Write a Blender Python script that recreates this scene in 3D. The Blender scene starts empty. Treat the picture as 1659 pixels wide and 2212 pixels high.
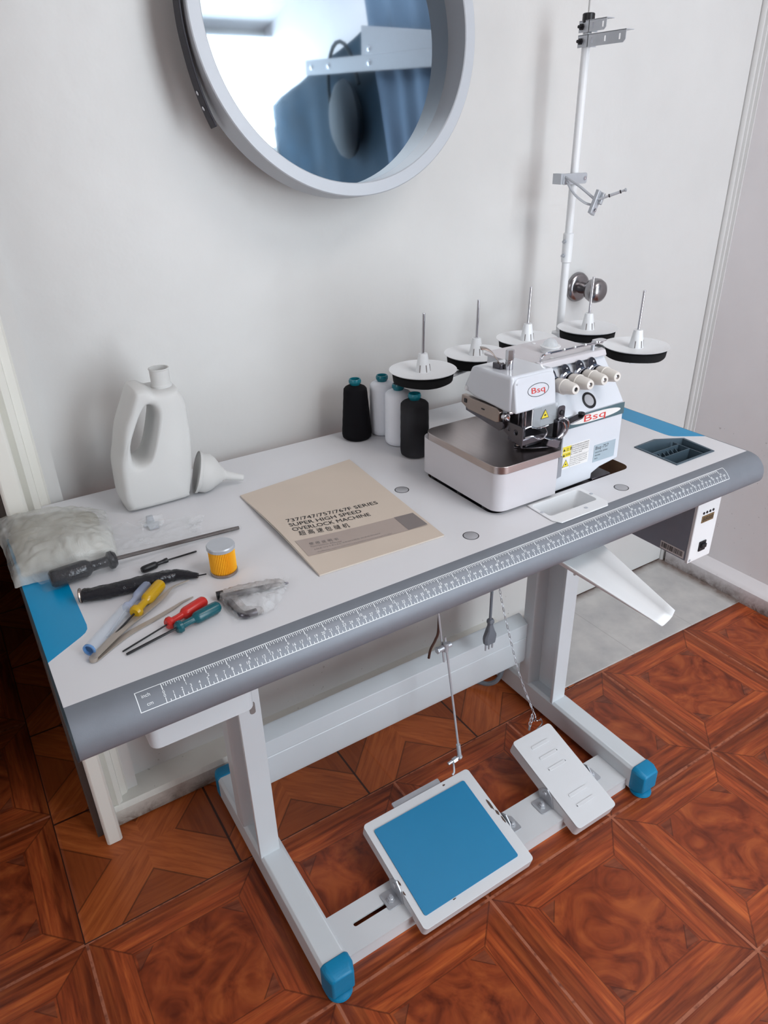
import bpy, bmesh, math, random
from mathutils import Vector, Matrix, noise
random.seed(7)
C = bpy.context.scene.collection
PI = math.pi
V = Vector
# ------------------------------------------------------------------ camera
def make_camera():
    cd = bpy.data.cameras.new('camera'); co = bpy.data.objects.new('camera', cd); C.objects.link(co)
    right = V((0.8440, -0.5360, -0.0220)); down = V((-0.2690, -0.3860, -0.8820)); fwd = V((0.4650, 0.7500, -0.4700))
    r = V((1.989600, -0.5932, 0.3263)); th = r.length; k = r / th
    K = Matrix(((0, -k.z, k.y), (k.z, 0, -k.x), (-k.y, k.x, 0)))
    R = Matrix.Identity(3) + math.sin(th) * K + (1 - math.cos(th)) * (K @ K)
    right, down, fwd = V(R[0]), V(R[1]), V(R[2])
    M = Matrix((right, -down, -fwd)).transposed().to_4x4()
    M.translation = V((-0.1108, -0.6821, 1.2907))
    co.matrix_world = M
    cd.sensor_fit = 'VERTICAL'; cd.sensor_height = 24.0; cd.sensor_width = 18.0
    cd.lens = 1550.143 * 24.0 / 2212.0
    cd.clip_start = 0.02; cd.clip_end = 50
    bpy.context.scene.camera = co
make_camera()

# ------------------------------------------------------------------ materials
def lin(c):
    return tuple(((x / 255) / 12.92 if x / 255 <= 0.04045 else ((x / 255 + 0.055) / 1.055) ** 2.4) for x in c)
class X:
    """tiny wrapper so node maths reads like maths"""
    def __init__(s, nt, sock): s.nt, s.s = nt, sock
    def _m(s, op, o=None, o2=None):
        n = s.nt.nodes.new('ShaderNodeMath'); n.operation = op
        s.nt.links.new(s.s, n.inputs[0])
        for i, q in ((1, o), (2, o2)):
            if q is None: continue
            if isinstance(q, X): s.nt.links.new(q.s, n.inputs[i])
            else: n.inputs[i].default_value = q
        return X(s.nt, n.outputs[0])
    def __add__(s, o): return s._m('ADD', o)
    def __sub__(s, o): return s._m('SUBTRACT', o)
    def __mul__(s, o): return s._m('MULTIPLY', o)
    def __truediv__(s, o): return s._m('DIVIDE', o)
    def abs(s): return s._m('ABSOLUTE')
    def fract(s): return s._m('FRACT')
    def floor(s): return s._m('FLOOR')
    def max(s, o): return s._m('MAXIMUM', o)
    def min(s, o): return s._m('MINIMUM', o)
    def gt(s, o): return s._m('GREATER_THAN', o)
    def lt(s, o): return s._m('LESS_THAN', o)
    def inv(s): return s._m('MULTIPLY_ADD', -1.0, 1.0)
def new_mat(name):
    m = bpy.data.materials.new(name); m.use_nodes = True
    nt = m.node_tree; b = nt.nodes['Principled BSDF']
    return m, nt, b
def noise_node(nt, vec, scale, detail=3, rough=.5, dist=0):
    n = nt.nodes.new('ShaderNodeTexNoise'); n.inputs['Scale'].default_value = scale
    n.inputs['Detail'].default_value = detail; n.inputs['Roughness'].default_value = rough
    n.inputs['Distortion'].default_value = dist
    if vec is not None: nt.links.new(vec, n.inputs['Vector'])
    return n
def mixc(nt, fac, a, b, blend='MIX'):
    n = nt.nodes.new('ShaderNodeMix'); n.data_type = 'RGBA'; n.blend_type = blend
    for sock, q in ((n.inputs[0], fac), (n.inputs[6], a), (n.inputs[7], b)):
        if isinstance(q, X): nt.links.new(q.s, sock)
        elif isinstance(q, bpy.types.NodeSocket): nt.links.new(q, sock)
        elif isinstance(q, (int, float)): sock.default_value = q
        else: sock.default_value = (*q, 1) if len(q) == 3 else q
    return n.outputs[2]
def ramp(nt, fac, stops):
    n = nt.nodes.new('ShaderNodeValToRGB'); cr = n.color_ramp
    while len(cr.elements) < len(stops): cr.elements.new(.5)
    for e, (p, c) in zip(cr.elements, stops): e.position = p; e.color = (*c, 1)
    nt.links.new(fac.s if isinstance(fac, X) else fac, n.inputs[0]); return n.outputs[0]
def mat(name, rgb, rough=.5, metal=0, var=0.06, vscale=30, bump=0, bscale=200, trans=0, alpha=1, spec=.5, coat=0, ior=1.45, sss=0):
    m, nt, b = new_mat(name)
    tc = nt.nodes.new('ShaderNodeTexCoord')
    n = noise_node(nt, tc.outputs['Object'], vscale, 3)
    c = lin(rgb); d = tuple(x * (1 - var) for x in c); e = tuple(min(1, x * (1 + var)) for x in c)
    nt.links.new(mixc(nt, n.outputs[0], d, e), b.inputs['Base Color'])
    b.inputs['Roughness'].default_value = rough; b.inputs['Metallic'].default_value = metal
    b.inputs['Specular IOR Level'].default_value = spec; b.inputs['IOR'].default_value = ior
    if trans: b.inputs['Transmission Weight'].default_value = trans
    if alpha < 1: b.inputs['Alpha'].default_value = alpha
    if coat: b.inputs['Coat Weight'].default_value = coat
    if sss:
        b.inputs['Subsurface Weight'].default_value = sss; b.inputs['Subsurface Radius'].default_value = (.02, .02, .02)
    if bump:
        n2 = noise_node(nt, tc.outputs['Object'], bscale, 4, .6)
        bp = nt.nodes.new('ShaderNodeBump'); bp.inputs['Strength'].default_value = bump; bp.inputs['Distance'].default_value = .002
        nt.links.new(n2.outputs[0], bp.inputs['Height']); nt.links.new(bp.outputs[0], b.inputs['Normal'])
    return m
def brushed(name, rgb, rough=.3, stretch=(4, 200, 200), metal=1):
    m, nt, b = new_mat(name)
    tc = nt.nodes.new('ShaderNodeTexCoord'); mp = nt.nodes.new('ShaderNodeMapping'); mp.inputs['Scale'].default_value = stretch
    nt.links.new(tc.outputs['Object'], mp.inputs[0])
    n = noise_node(nt, mp.outputs[0], 5, 4)
    c = lin(rgb)
    nt.links.new(mixc(nt, n.outputs[0], tuple(x * .85 for x in c), tuple(min(1, x * 1.1) for x in c)), b.inputs['Base Color'])
    b.inputs['Metallic'].default_value = metal; b.inputs['Roughness'].default_value = rough
    bp = nt.nodes.new('ShaderNodeBump'); bp.inputs['Strength'].default_value = .08; bp.inputs['Distance'].default_value = .001
    nt.links.new(n.outputs[0], bp.inputs['Height']); nt.links.new(bp.outputs[0], b.inputs['Normal'])
    return m
def film(name, tint=(235, 238, 240), cover=.35, rough=.12, scale=60, lo=.35, hi=.75):
    """crinkled clear plastic film: see-through with glossy creases"""
    m, nt, b = new_mat(name)
    tc = nt.nodes.new('ShaderNodeTexCoord'); n = noise_node(nt, tc.outputs['Object'], scale, 5, .65, 1.2)
    b.inputs['Base Color'].default_value = (*lin(tint), 1); b.inputs['Roughness'].default_value = rough
    n3 = noise_node(nt, tc.outputs['Object'], scale * .4, 3)
    a = ramp(nt, n3.outputs[0], [(lo, (cover * .25,) * 3), (hi, (cover * 1.6,) * 3)])
    nt.links.new(a, b.inputs['Alpha'])
    bp = nt.nodes.new('ShaderNodeBump'); bp.inputs['Strength'].default_value = .9; bp.inputs['Distance'].default_value = .004
    nt.links.new(n.outputs[0], bp.inputs['Height']); nt.links.new(bp.outputs[0], b.inputs['Normal'])
    return m

def floor_material():
    m, nt, b = new_mat('parquet_look_ceramic_tile')
    tc = nt.nodes.new('ShaderNodeTexCoord'); sp = nt.nodes.new('ShaderNodeSeparateXYZ')
    nt.links.new(tc.outputs['Object'], sp.inputs[0])
    x, y = X(nt, sp.outputs[0]), X(nt, sp.outputs[1])
    def comb(a, bb, c=None):
        n = nt.nodes.new('ShaderNodeCombineXYZ')
        for i, q in enumerate((a, bb, c)):
            if q is None: continue
            if isinstance(q, X): nt.links.new(q.s, n.inputs[i])
            else: n.inputs[i].default_value = q
        return n.outputs[0]
    # zone A: 33 cm tiles with mitred borders
    cx = (x - .161) / .332; cy = (y + .052) / .3325
    u = cx.fract() * 2 - 1; v = cy.fract() * 2 - 1
    au, av = u.abs(), v.abs(); d = au.max(av)
    idv = comb(cx.floor(), cy.floor()); wn = nt.nodes.new('ShaderNodeTexWhiteNoise'); wn.noise_dimensions = '2D'
    nt.links.new(idv, wn.inputs['Vector']); cell = X(nt, wn.outputs['Value'])
    side = au.gt(av)
    gx = noise_node(nt, comb(x * 90, y * 7, cell * 9), 1, 4, .6, .6); gy = noise_node(nt, comb(x * 7, y * 90, cell * 9), 1, 4, .6, .6)
    grain = X(nt, gx.outputs[0]) * side + X(nt, gy.outputs[0]) * side.inv()
    swirl = X(nt, noise_node(nt, comb(x * 11, y * 11, cell * 20), 1, 3, .55, 2.4).outputs[0])
    big = X(nt, noise_node(nt, comb(x * 4, y * 4, cell * 5), 1, 2).outputs[0])
    inner = d.lt(.61)
    tone = grain * inner.inv() + swirl * inner
    dk, md, br = lin((98, 38, 18)), lin((146, 66, 32)), lin((180, 94, 46))
    colt = ramp(nt, tone, [(.28, dk), (.5, md), (.75, br)])
    band = ramp(nt, d, [(0, (.88, .84, .84)), (.60, (.88, .84, .84)), (.615, (1.1, 1.1, 1.08)), (.68, (1.0,) * 3), (.70, (1.2, 1.2, 1.15)), (.79, (1.15,) * 3), (.81, (.74,) * 3), (.88, (.86,) * 3), (.90, (.68,) * 3), (.965, (.74,) * 3)])
    ca = mixc(nt, 1.0, colt, band, 'MULTIPLY')
    tri = ((au + av).gt(.98)) * d.lt(.585)
    stripes = X(nt, noise_node(nt, comb((u * v.abs() + v * 3) * 6, cell * 3), 1, 3).outputs[0])
    ca = mixc(nt, tri * .6, ca, ramp(nt, stripes, [(.35, lin((70, 34, 26))), (.65, lin((128, 74, 52)))]))
    mit = ((au - av).abs().lt(.012)) * d.gt(.61)
    ln = ((d - .612).abs()).lt(.006)
    ln2 = (((au + av) - .98).abs()).lt(.009) * d.lt(.585)
    ca = mixc(nt, (mit.max(ln).max(ln2)) * .5, ca, lin((52, 22, 14)))
    grout = d.gt(.984)
    gn = X(nt, noise_node(nt, comb(x, y), 60, 3).outputs[0])
    ca = mixc(nt, grout, ca, ramp(nt, gn, [(.30, lin((104, 52, 34))), (.5, lin((160, 96, 70)))]))
    # zone B: 30 cm tiles, star-cut strips
    ex = (x + .175) / .303; ey = (y - .2805) / .303
    s = ex.fract() * 2 - 1; t = ey.fract() * 2 - 1
    as_, at_ = s.abs(), t.abs(); db = as_.max(at_)
    g1 = X(nt, noise_node(nt, comb((x + y) * 80, (x - y) * 7, ex.floor() * 3), 1, 4, .6, .8).outputs[0])
    g2 = X(nt, noise_node(nt, comb((x - y) * 70, (x + y) * 6, ey.floor() * 5), 1, 4, .6, .8).outputs[0])
    hexd = (as_ - at_).abs()
    ins = hexd.lt(.44); dg = (s * t).gt(0.0); side2 = as_.gt(at_)
    tb = (g2 * dg + g1 * dg.inv()) * ins + (X(nt, gx.outputs[0]) * side2 + X(nt, gy.outputs[0]) * side2.inv()) * ins.inv()
    cb = ramp(nt, tb, [(.25, lin((134, 62, 26))), (.5, lin((164, 82, 38))), (.8, lin((186, 102, 50)))])
    lb = (hexd - .44).abs().lt(.014)
    cb = mixc(nt, ins.inv() * .5, cb, lin((108, 48, 24)))
    cb = mixc(nt, lb * .6, cb, lin((60, 28, 14)))
    cb = mixc(nt, db.gt(.985), cb, lin((58, 28, 18)))
    zone = (y.gt(.2805)) * (x.gt(-.175)) * (x.lt(1.06))
    col = mixc(nt, zone, ca, cb)
    var = (cell * .18 + big * .4 + .72)
    vc = nt.nodes.new('ShaderNodeCombineColor')
    for i in range(3): nt.links.new(var.s, vc.inputs[i])
    col = mixc(nt, 1.0, col, vc.outputs[0], 'MULTIPLY')
    nt.links.new(col, b.inputs['Base Color'])
    rg = grout * .3 + (big * .16 + .27); nt.links.new(rg.s, b.inputs['Roughness'])
    b.inputs['Specular IOR Level'].default_value = .42
    hgt = (d.gt(.972) * zone.inv()).max(db.gt(.98) * zone) * -1.0 + tone * .05
    bp = nt.nodes.new('ShaderNodeBump'); bp.inputs['Strength'].default_value = .35; bp.inputs['Distance'].default_value = .002
    nt.links.new(hgt.s, bp.inputs['Height']); nt.links.new(bp.outputs[0], b.inputs['Normal'])
    return m

def wall_material(name, rgb, dirt=True, rough=.5, dirt_h=.05):
    m, nt, b = new_mat(name)
    tc = nt.nodes.new('ShaderNodeTexCoord'); sp = nt.nodes.new('ShaderNodeSeparateXYZ')
    nt.links.new(tc.outputs['Object'], sp.inputs[0]); z = X(nt, sp.outputs[2])
    n = X(nt, noise_node(nt, tc.outputs['Object'], 3.2, 4, .6).outputs[0])
    c = lin(rgb)
    col = ramp(nt, n, [(.3, tuple(q * .93 for q in c)), (.7, c)])
    if dirt:
        n2 = X(nt, noise_node(nt, tc.outputs['Object'], 26, 5, .7, .5).outputs[0])
        f = ((z * (-1 / dirt_h) + 1.0).max(0.0) * (n2 * 2.2 - .35)).max(0.0).min(.92)
        col = mixc(nt, f, col, lin((92, 72, 60)))
        spk = X(nt, noise_node(nt, tc.outputs['Object'], 75, 2, .5).outputs[0]).gt(.735)
        col = mixc(nt, spk * z.lt(.5) * .35, col, lin((120, 112, 108)))
    nt.links.new(col, b.inputs['Base Color']); b.inputs['Roughness'].default_value = rough
    b.inputs['Specular IOR Level'].default_value = .4
    n3 = noise_node(nt, tc.outputs['Object'], 14, 4, .55)
    bp = nt.nodes.new('ShaderNodeBump'); bp.inputs['Strength'].default_value = .12; bp.inputs['Distance'].default_value = .01
    nt.links.new(n3.outputs[0], bp.inputs['Height']); nt.links.new(bp.outputs[0], b.inputs['Normal'])
    return m
def slab_material():
    m, nt, b = new_mat('pale_grey_floor_slab')
    tc = nt.nodes.new('ShaderNodeTexCoord'); sp = nt.nodes.new('ShaderNodeSeparateXYZ')
    nt.links.new(tc.outputs['Object'], sp.inputs[0]); x, y = X(nt, sp.outputs[0]), X(nt, sp.outputs[1])
    n = X(nt, noise_node(nt, tc.outputs['Object'], 12, 4, .6).outputs[0])
    col = ramp(nt, n, [(.3, lin((172, 171, 171))), (.7, lin((196, 194, 191)))])
    l = ((x - 1.285).abs().lt(.0015)).max((x - 1.52).abs().lt(.0012))
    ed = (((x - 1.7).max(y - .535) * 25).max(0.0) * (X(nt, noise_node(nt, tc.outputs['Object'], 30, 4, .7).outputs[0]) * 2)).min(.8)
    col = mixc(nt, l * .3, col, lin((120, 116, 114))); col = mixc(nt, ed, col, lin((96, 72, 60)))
    nt.links.new(col, b.inputs['Base Color']); b.inputs['Roughness'].default_value = .45
    return m
def worn_paint(name, rgb, chips=.5, rough=.32, scale=28, chipcol=(60, 48, 42)):
    m, nt, b = new_mat(name)
    tc = nt.nodes.new('ShaderNodeTexCoord')
    n = X(nt, noise_node(nt, tc.outputs['Object'], scale, 5, .65, .3).outputs[0])
    n1 = noise_node(nt, tc.outputs['Object'], 6, 3)
    c = lin(rgb); base = mixc(nt, n1.outputs[0], tuple(q * .94 for q in c), c)
    col = mixc(nt, n.gt(1 - .30 * chips - .08) , base, lin(chipcol))
    nt.links.new(col, b.inputs['Base Color']); b.inputs['Roughness'].default_value = rough
    return m

M = {}
def mk():
    M['floor'] = floor_material()
    M['wall'] = wall_material('painted_white_wall', (208, 207, 205), True, .33)
    M['wallr'] = wall_material('painted_grey_white_wall', (228, 225, 227), dirt_h=.06)
    M['wallb'] = wall_material('painted_plain_wall', (216, 215, 212), False)
    M['walldark'] = wall_material('shade_toned_wall', (92, 84, 80), False)  # dark tone puts the hall's lack of light into the wall colour
    M['ceil'] = wall_material('ceiling_paint', (225, 225, 225), False)
    M['door'] = wall_material('door_gloss_paint', (208, 208, 207), False, .4)
    M['post'] = worn_paint('worn_cream_paint', (226, 224, 216), .32, .4, 18, (120, 92, 76))
    M['base'] = wall_material('skirting_paint', (222, 220, 212), True, .4, .06)
    M['slab'] = slab_material()
    M['laminate'] = mat('white_laminate', (216, 216, 219), .32, 0, .015, 20)
    M['blue'] = mat('blue_laminate', (0, 140, 190), .35, 0, .04, 12)
    M['plywood'] = brushed('brown_plywood_edge', (120, 92, 66), .7, (6, 6, 260), 0)
    M['edge'] = mat('grey_metallic_edge', (122, 127, 135), .48, .25, .06, 60, .05, 900)
    M['darkedge'] = mat('dark_edge_band', (34, 44, 50), .5)
    M['white_ink'] = mat('white_print', (240, 244, 246), .5, 0, .01)
    M['frame'] = mat('white_powder_coat', (206, 212, 216), .33, 0, .03, 15)
    M['framew'] = worn_paint('chipped_white_enamel', (214, 217, 220), .12, .3, 34)
    M['bluecap'] = mat('blue_plastic_cap', (0, 124, 168), .42, 0, .08, 40, .2, 300)
    M['teal'] = mat('teal_plastic', (18, 108, 122), .25, 0, .06)
    M['rubber'] = None
    M['mach'] = mat('machine_white_enamel', (206, 210, 217), .22, 0, .015, 20, coat=.3)
    M['machw'] = mat('machine_warm_white', (202, 199, 203), .28, 0, .015, 20)
    M['steel'] = brushed('brushed_steel_plate', (186, 176, 174), .3, (200, 4, 200), 1)
    M['chrome'] = mat('chrome', (205, 205, 210), .1, 1, .05, 40)
    M['tan'] = mat('satin_steel', (160, 146, 138), .3, 1, .08, 30)
    M['dsteel'] = mat('dark_steel', (98, 96, 102), .26, .9, .15, 60)
    M['blk'] = mat('black_plastic', (22, 22, 26), .4, 0, .1)
    M['foam'] = mat('black_foam', (14, 14, 16), .95, 0, .2, 300, .4, 900)
    M['zinc'] = mat('zinc_plate', (188, 192, 198), .35, .45, .1, 50, .1, 200)
    M['knob'] = mat('ivory_plastic', (216, 212, 206), .35, 0, .02)
    M['white_pl'] = mat('white_plastic', (226, 228, 230), .35, 0, .02, 20)
    M['milk'] = mat('milky_polythene', (238, 238, 236), .45, 0, .02, 20, trans=.3, ior=1.15)
    M['clear'] = mat('clear_plastic', (225, 232, 236), .05, 0, .01, alpha=.35)
    M['red'] = mat('red_print', (205, 52, 48), .5, 0, .03)
    M['ink'] = mat('black_print', (24, 26, 30), .6, 0, .03)
    M['inkgrey'] = mat('grey_print', (128, 122, 120), .6)
    M['stripe'] = mat('slate_green_print', (74, 98, 106), .5, 0, .03)
    M['plate'] = mat('pale_blue_grey_plate', (168, 184, 194), .35, .2)
    M['yellow'] = mat('yellow_print', (226, 206, 60), .5)
    M['stick'] = mat('white_sticker', (224, 222, 220), .5)
    M['tray'] = mat('slate_plastic', (72, 90, 102), .45, 0, .05, 60, .15, 500)
    M['ctrl'] = mat('grey_motor_case', (132, 138, 150), .5, 0, .06, 60, .1, 600)
    M['wedge'] = mat('grey_gap_plate', (150, 152, 158), .4, .3)
    M['threadk'] = mat('black_thread', (9, 8, 13), .85, 0, .2, 40, spec=.25)
    M['threadw'] = mat('white_thread', (232, 235, 242), .8, 0, .03, 40)
    M['paper'] = mat('beige_booklet_cover', (204, 190, 176), .6, 0, .07, 9)
    M['papedge'] = mat('page_edges', (206, 198, 188), .8, 0, .06, 200)
    M['paperband'] = mat('printed_grey_band', (170, 156, 148), .6, 0, .06, 18)
    M['papersq'] = mat('printed_dark_square', (126, 118, 116), .6)
    M['filt'] = mat('yellow_filter_paper', (246, 184, 44), .6, 0, .05)
    M['yel_h'] = mat('yellow_handle', (214, 168, 20), .22, 0, .05, trans=.25)
    M['red_h'] = mat('red_handle', (206, 46, 40), .25, 0, .05, trans=.15)
    M['grn_h'] = mat('teal_handle', (14, 82, 92), .25, 0, .05)
    M['blu_t'] = mat('pale_blue_tube', (176, 188, 216), .12, 0, .03, alpha=.5)
    M['twz'] = mat('beige_tweezers', (176, 166, 156), .35, .5)
    M['foilblk'] = mat('black_wrapped_tool', (40, 40, 44), .12, .3, .4, 60, 1, 70)
    M['film'] = film('clear_plastic_film', cover=.24, scale=40)
    M['filmc'] = film('clear_bag_film', cover=.05, scale=55, rough=.08, lo=.4, hi=.75)
    M['film2'] = film('milky_plastic_bag', (214, 215, 210), .5, .3, 22, .3, .7)
    M['film3'] = film('grey_plastic_wrap', (190, 186, 184), .5, .15, 90)
    M['pouch'] = mat('beige_foam_contents', (158, 154, 142), .85, 0, .08, 9, .2, 20)
    M['mirror'] = mat('mirror_silver', (196, 212, 224), .03, 1, .05, 3)
    M['ring'] = mat('white_ring_frame', (180, 184, 190), .42, .12, .02)
    M['strap'] = mat('dark_leather_strap', (40, 38, 46), .55, 0, .08, 60, .2, 400)
    M['knobsteel'] = brushed('brushed_door_knob', (150, 148, 150), .24, (30, 30, 120))
    M['grille'] = mat('grey_cable', (112, 118, 126), .5)
    M['brcable'] = mat('brown_cable', (70, 40, 30), .5)
    M['tealcloth'] = mat('dark_teal_cloth', (20, 48, 66), .9, 0, .6, 5, .5, 60)
    M['bluecloth'] = mat('dusty_blue_curtain', (84, 104, 126), .9, 0, .3, 6, .3, 60)
    M['alu'] = mat('aluminium_rail', (132, 134, 140), .5, .1, .04)
    M['glass'] = mat('window_glass', (240, 245, 248), .05, 0, .01, alpha=.08)
    M['lcd'] = mat('amber_display', (120, 96, 60), .3)
    M['brass'] = mat('grey_cap_metal', (172, 172, 176), .4, .2)
mk()
def rubber_mat():
    m, nt, b = new_mat('ribbed_blue_rubber')
    tc = nt.nodes.new('ShaderNodeTexCoord')
    w = nt.nodes.new('ShaderNodeTexWave'); w.wave_type = 'BANDS'; w.bands_direction = 'Y'; w.inputs['Scale'].default_value = 200
    nt.links.new(tc.outputs['Object'], w.inputs['Vector'])
    col = mixc(nt, w.outputs[0], lin((0, 112, 160)), lin((0, 134, 182)))
    nt.links.new(col, b.inputs['Base Color']); b.inputs['Roughness'].default_value = .45
    bp = nt.nodes.new('ShaderNodeBump'); bp.inputs['Strength'].default_value = .25; bp.inputs['Distance'].default_value = .001
    nt.links.new(w.outputs[0], bp.inputs['Height']); nt.links.new(bp.outputs[0], b.inputs['Normal'])
    return m
M['rubber'] = rubber_mat()

# ------------------------------------------------------------------ mesh helpers
def BM(): return bmesh.new()
def box(bm, x0, x1, y0, y1, z0, z1, mi=0, T=None):
    vs = [bm.verts.new(V((x, y, z)) if T is None else T @ V((x, y, z))) for z in (z0, z1) for y in (y0, y1) for x in (x0, x1)]
    for f in ((0, 2, 3, 1), (4, 5, 7, 6), (0, 1, 5, 4), (2, 6, 7, 3), (0, 4, 6, 2), (1, 3, 7, 5)):
        bm.faces.new([vs[i] for i in f]).material_index = mi
    return bm
def prism(bm, pts, ext, mi=0, mside=None):
    """closed polygon pts (3D) swept by vector ext"""
    ext = V(ext); a = [bm.verts.new(V(p)) for p in pts]; b = [bm.verts.new(V(p) + ext) for p in pts]
    n = len(pts)
    bm.faces.new(a[::-1]).material_index = mi; bm.faces.new(b).material_index = mi
    for i in range(n):
        bm.faces.new((a[i], a[(i + 1) % n], b[(i + 1) % n], b[i])).material_index = mi if mside is None else mside
    return bm
def plate(bm, outer, holes, z0, z1, mi=0, mside=None, T=None):
    """flat plate in XY with holes; T maps local to world"""
    f = (lambda p: V(p)) if T is None else (lambda p: T @ V(p))
    loops = [outer] + list(holes); top, bot = [], []
    es = []; 
    for lp in loops:
        tv = [bm.verts.new(f((p[0], p[1], z1))) for p in lp]; top.append(tv)
        for i in range(len(tv)): es.append(bm.edges.new((tv[i], tv[(i + 1) % len(tv)])))
    r = bmesh.ops.triangle_fill(bm, edges=es, use_beauty=True, use_dissolve=False)
    tf = [g for g in r['geom'] if isinstance(g, bmesh.types.BMFace)]
    up = (f((0, 0, 1)) - f((0, 0, 0)))
    mp = {}
    for lp in top:
        for v in lp: mp[v] = None
    dz = f((0, 0, z0)) - f((0, 0, z1))
    for fc in tf:
        fc.material_index = mi; fc.normal_update()
        if fc.normal.dot(up) < 0: fc.normal_flip()
        for v in fc.verts:
            if mp.get(v) is None: mp[v] = bm.verts.new(v.co + dz)
    for fc in tf:
        nf = bm.faces.new([mp[v] for v in reversed(fc.verts)]); nf.material_index = mi
    for lp in top:
        for i in range(len(lp)):
            a, b = lp[i], lp[(i + 1) % len(lp)]
            bm.faces.new((a, b, mp[b], mp[a])).material_index = mi if mside is None else mside
    return bm
def frame_of(d):
    d = V(d).normalized(); up = V((0, 0, 1)) if abs(d.z) < .9 else V((1, 0, 0))
    a = d.cross(up).normalized(); return a, d.cross(a).normalized(), d
def lathe(bm, prof, o=(0, 0, 0), axis=(0, 0, 1), n=32, mi=0):
    """prof list of (radius, height[, material])"""
    a, b, d = frame_of(axis); o = V(o); rings = []
    for p in prof:
        r, h = p[0], p[1]
        if r < 1e-6: rings.append([bm.verts.new(o + d * h)])
        else: rings.append([bm.verts.new(o + d * h + a * (r * math.cos(2 * PI * i / n)) + b * (r * math.sin(2 * PI * i / n))) for i in range(n)])
    for k in range(len(prof) - 1):
        A, B = rings[k], rings[k + 1]; m = prof[k + 1][2] if len(prof[k + 1]) > 2 else mi
        if len(A) == 1 and len(B) == 1: continue
        for i in range(n):
            j = (i + 1) % n
            if len(A) == 1: f = (A[0], B[j], B[i])
            elif len(B) == 1: f = (A[i], A[j], B[0])
            else: f = (A[i], A[j], B[j], B[i])
            bm.faces.new(f).material_index = m
    if len(rings[0]) > 1: bm.faces.new(rings[0][::-1]).material_index = mi
    if len(rings[-1]) > 1: bm.faces.new(rings[-1]).material_index = prof[-1][2] if len(prof[-1]) > 2 else mi
    return bm
def cyl(bm, p0, p1, r0, r1=None, n=20, mi=0):
    p0, p1 = V(p0), V(p1); L = (p1 - p0).length
    return lathe(bm, [(r0, 0), (r0 if r1 is None else r1, L)], p0, p1 - p0, n, mi)
def tube(bm, pts, r, n=10, mi=0, flat=1.0, closed=False):
    pts = [V(p) for p in pts]; rings = []; prev = None
    rr = r if isinstance(r, (list, tuple)) else [r] * len(pts)
    for i, p in enumerate(pts):
        if closed: d = pts[(i + 1) % len(pts)] - pts[i - 1]
        else: d = (pts[min(i + 1, len(pts) - 1)] - pts[max(i - 1, 0)])
        d.normalize()
        if prev is None: a, b, _ = frame_of(d)
        else:
            a = (prev - d * prev.dot(d)).normalized(); b = d.cross(a).normalized()
        prev = a
        rings.append([bm.verts.new(p + a * (rr[i] * math.cos(2 * PI * k / n)) + b * (rr[i] * flat * math.sin(2 * PI * k / n))) for k in range(n)])
    m = len(rings)
    for i in range(m if closed else m - 1):
        A, B = rings[i], rings[(i + 1) % m]
        for k in range(n): bm.faces.new((A[k], A[(k + 1) % n], B[(k + 1) % n], B[k])).material_index = mi
    if not closed:
        bm.faces.new(rings[0][::-1]).material_index = mi; bm.faces.new(rings[-1]).material_index = mi
    return bm
def rrect(x0, x1, y0, y1, r, n=5, corners=(1, 1, 1, 1)):
    """rounded rectangle, corners order: x0y0, x1y0, x1y1, x0y1"""
    out = []
    for (cx, cy, a0), on in zip(((x0 + r, y0 + r, PI), (x1 - r, y0 + r, 1.5 * PI), (x1 - r, y1 - r, 0), (x0 + r, y1 - r, .5 * PI)), corners):
        if on:
            for i in range(n + 1):
                a = a0 + .5 * PI * i / n; out.append((cx + r * math.cos(a), cy + r * math.sin(a)))
        else:
            out.append((cx + r * (-1 if cx == x0 + r else 1), cy + r * (-1 if cy == y0 + r else 1)))
    return out
def circ(cx, cy, r, n=24, ry=None):
    return [(cx + r * math.cos(2 * PI * i / n), cy + (ry or r) * math.sin(2 * PI * i / n)) for i in range(n)]
def smooth_path(pts, n=6):
    pts = [V(p) for p in pts]; out = []
    for i in range(len(pts) - 1):
        p0, p1, p2, p3 = pts[max(i - 1, 0)], pts[i], pts[i + 1], pts[min(i + 2, len(pts) - 1)]
        for k in range(n):
            t = k / n
            out.append(.5 * ((2 * p1) + (-p0 + p2) * t + (2 * p0 - 5 * p1 + 4 * p2 - p3) * t * t + (-p0 + 3 * p1 - 3 * p2 + p3) * t ** 3))
    out.append(pts[-1]); return out
_tx = {}
def text_geo(s):
    if s in _tx: return _tx[s]
    cu = bpy.data.curves.new('t', 'FONT'); cu.body = s; cu.size = 1; cu.resolution_u = 3
    ob = bpy.data.objects.new('t', cu); C.objects.link(ob)
    dg = bpy.context.evaluated_depsgraph_get(); dg.update()
    me = ob.evaluated_get(dg).to_mesh()
    vs = [tuple(v.co[:2]) for v in me.vertices]; fs = [tuple(p.vertices) for p in me.polygons]
    ob.evaluated_get(dg).to_mesh_clear()
    bpy.data.objects.remove(ob); bpy.data.curves.remove(cu)
    xs = [v[0] for v in vs] or [0]; ys = [v[1] for v in vs] or [0]
    _tx[s] = (vs, fs, (min(xs), max(xs), min(ys), max(ys))); return _tx[s]
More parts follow.
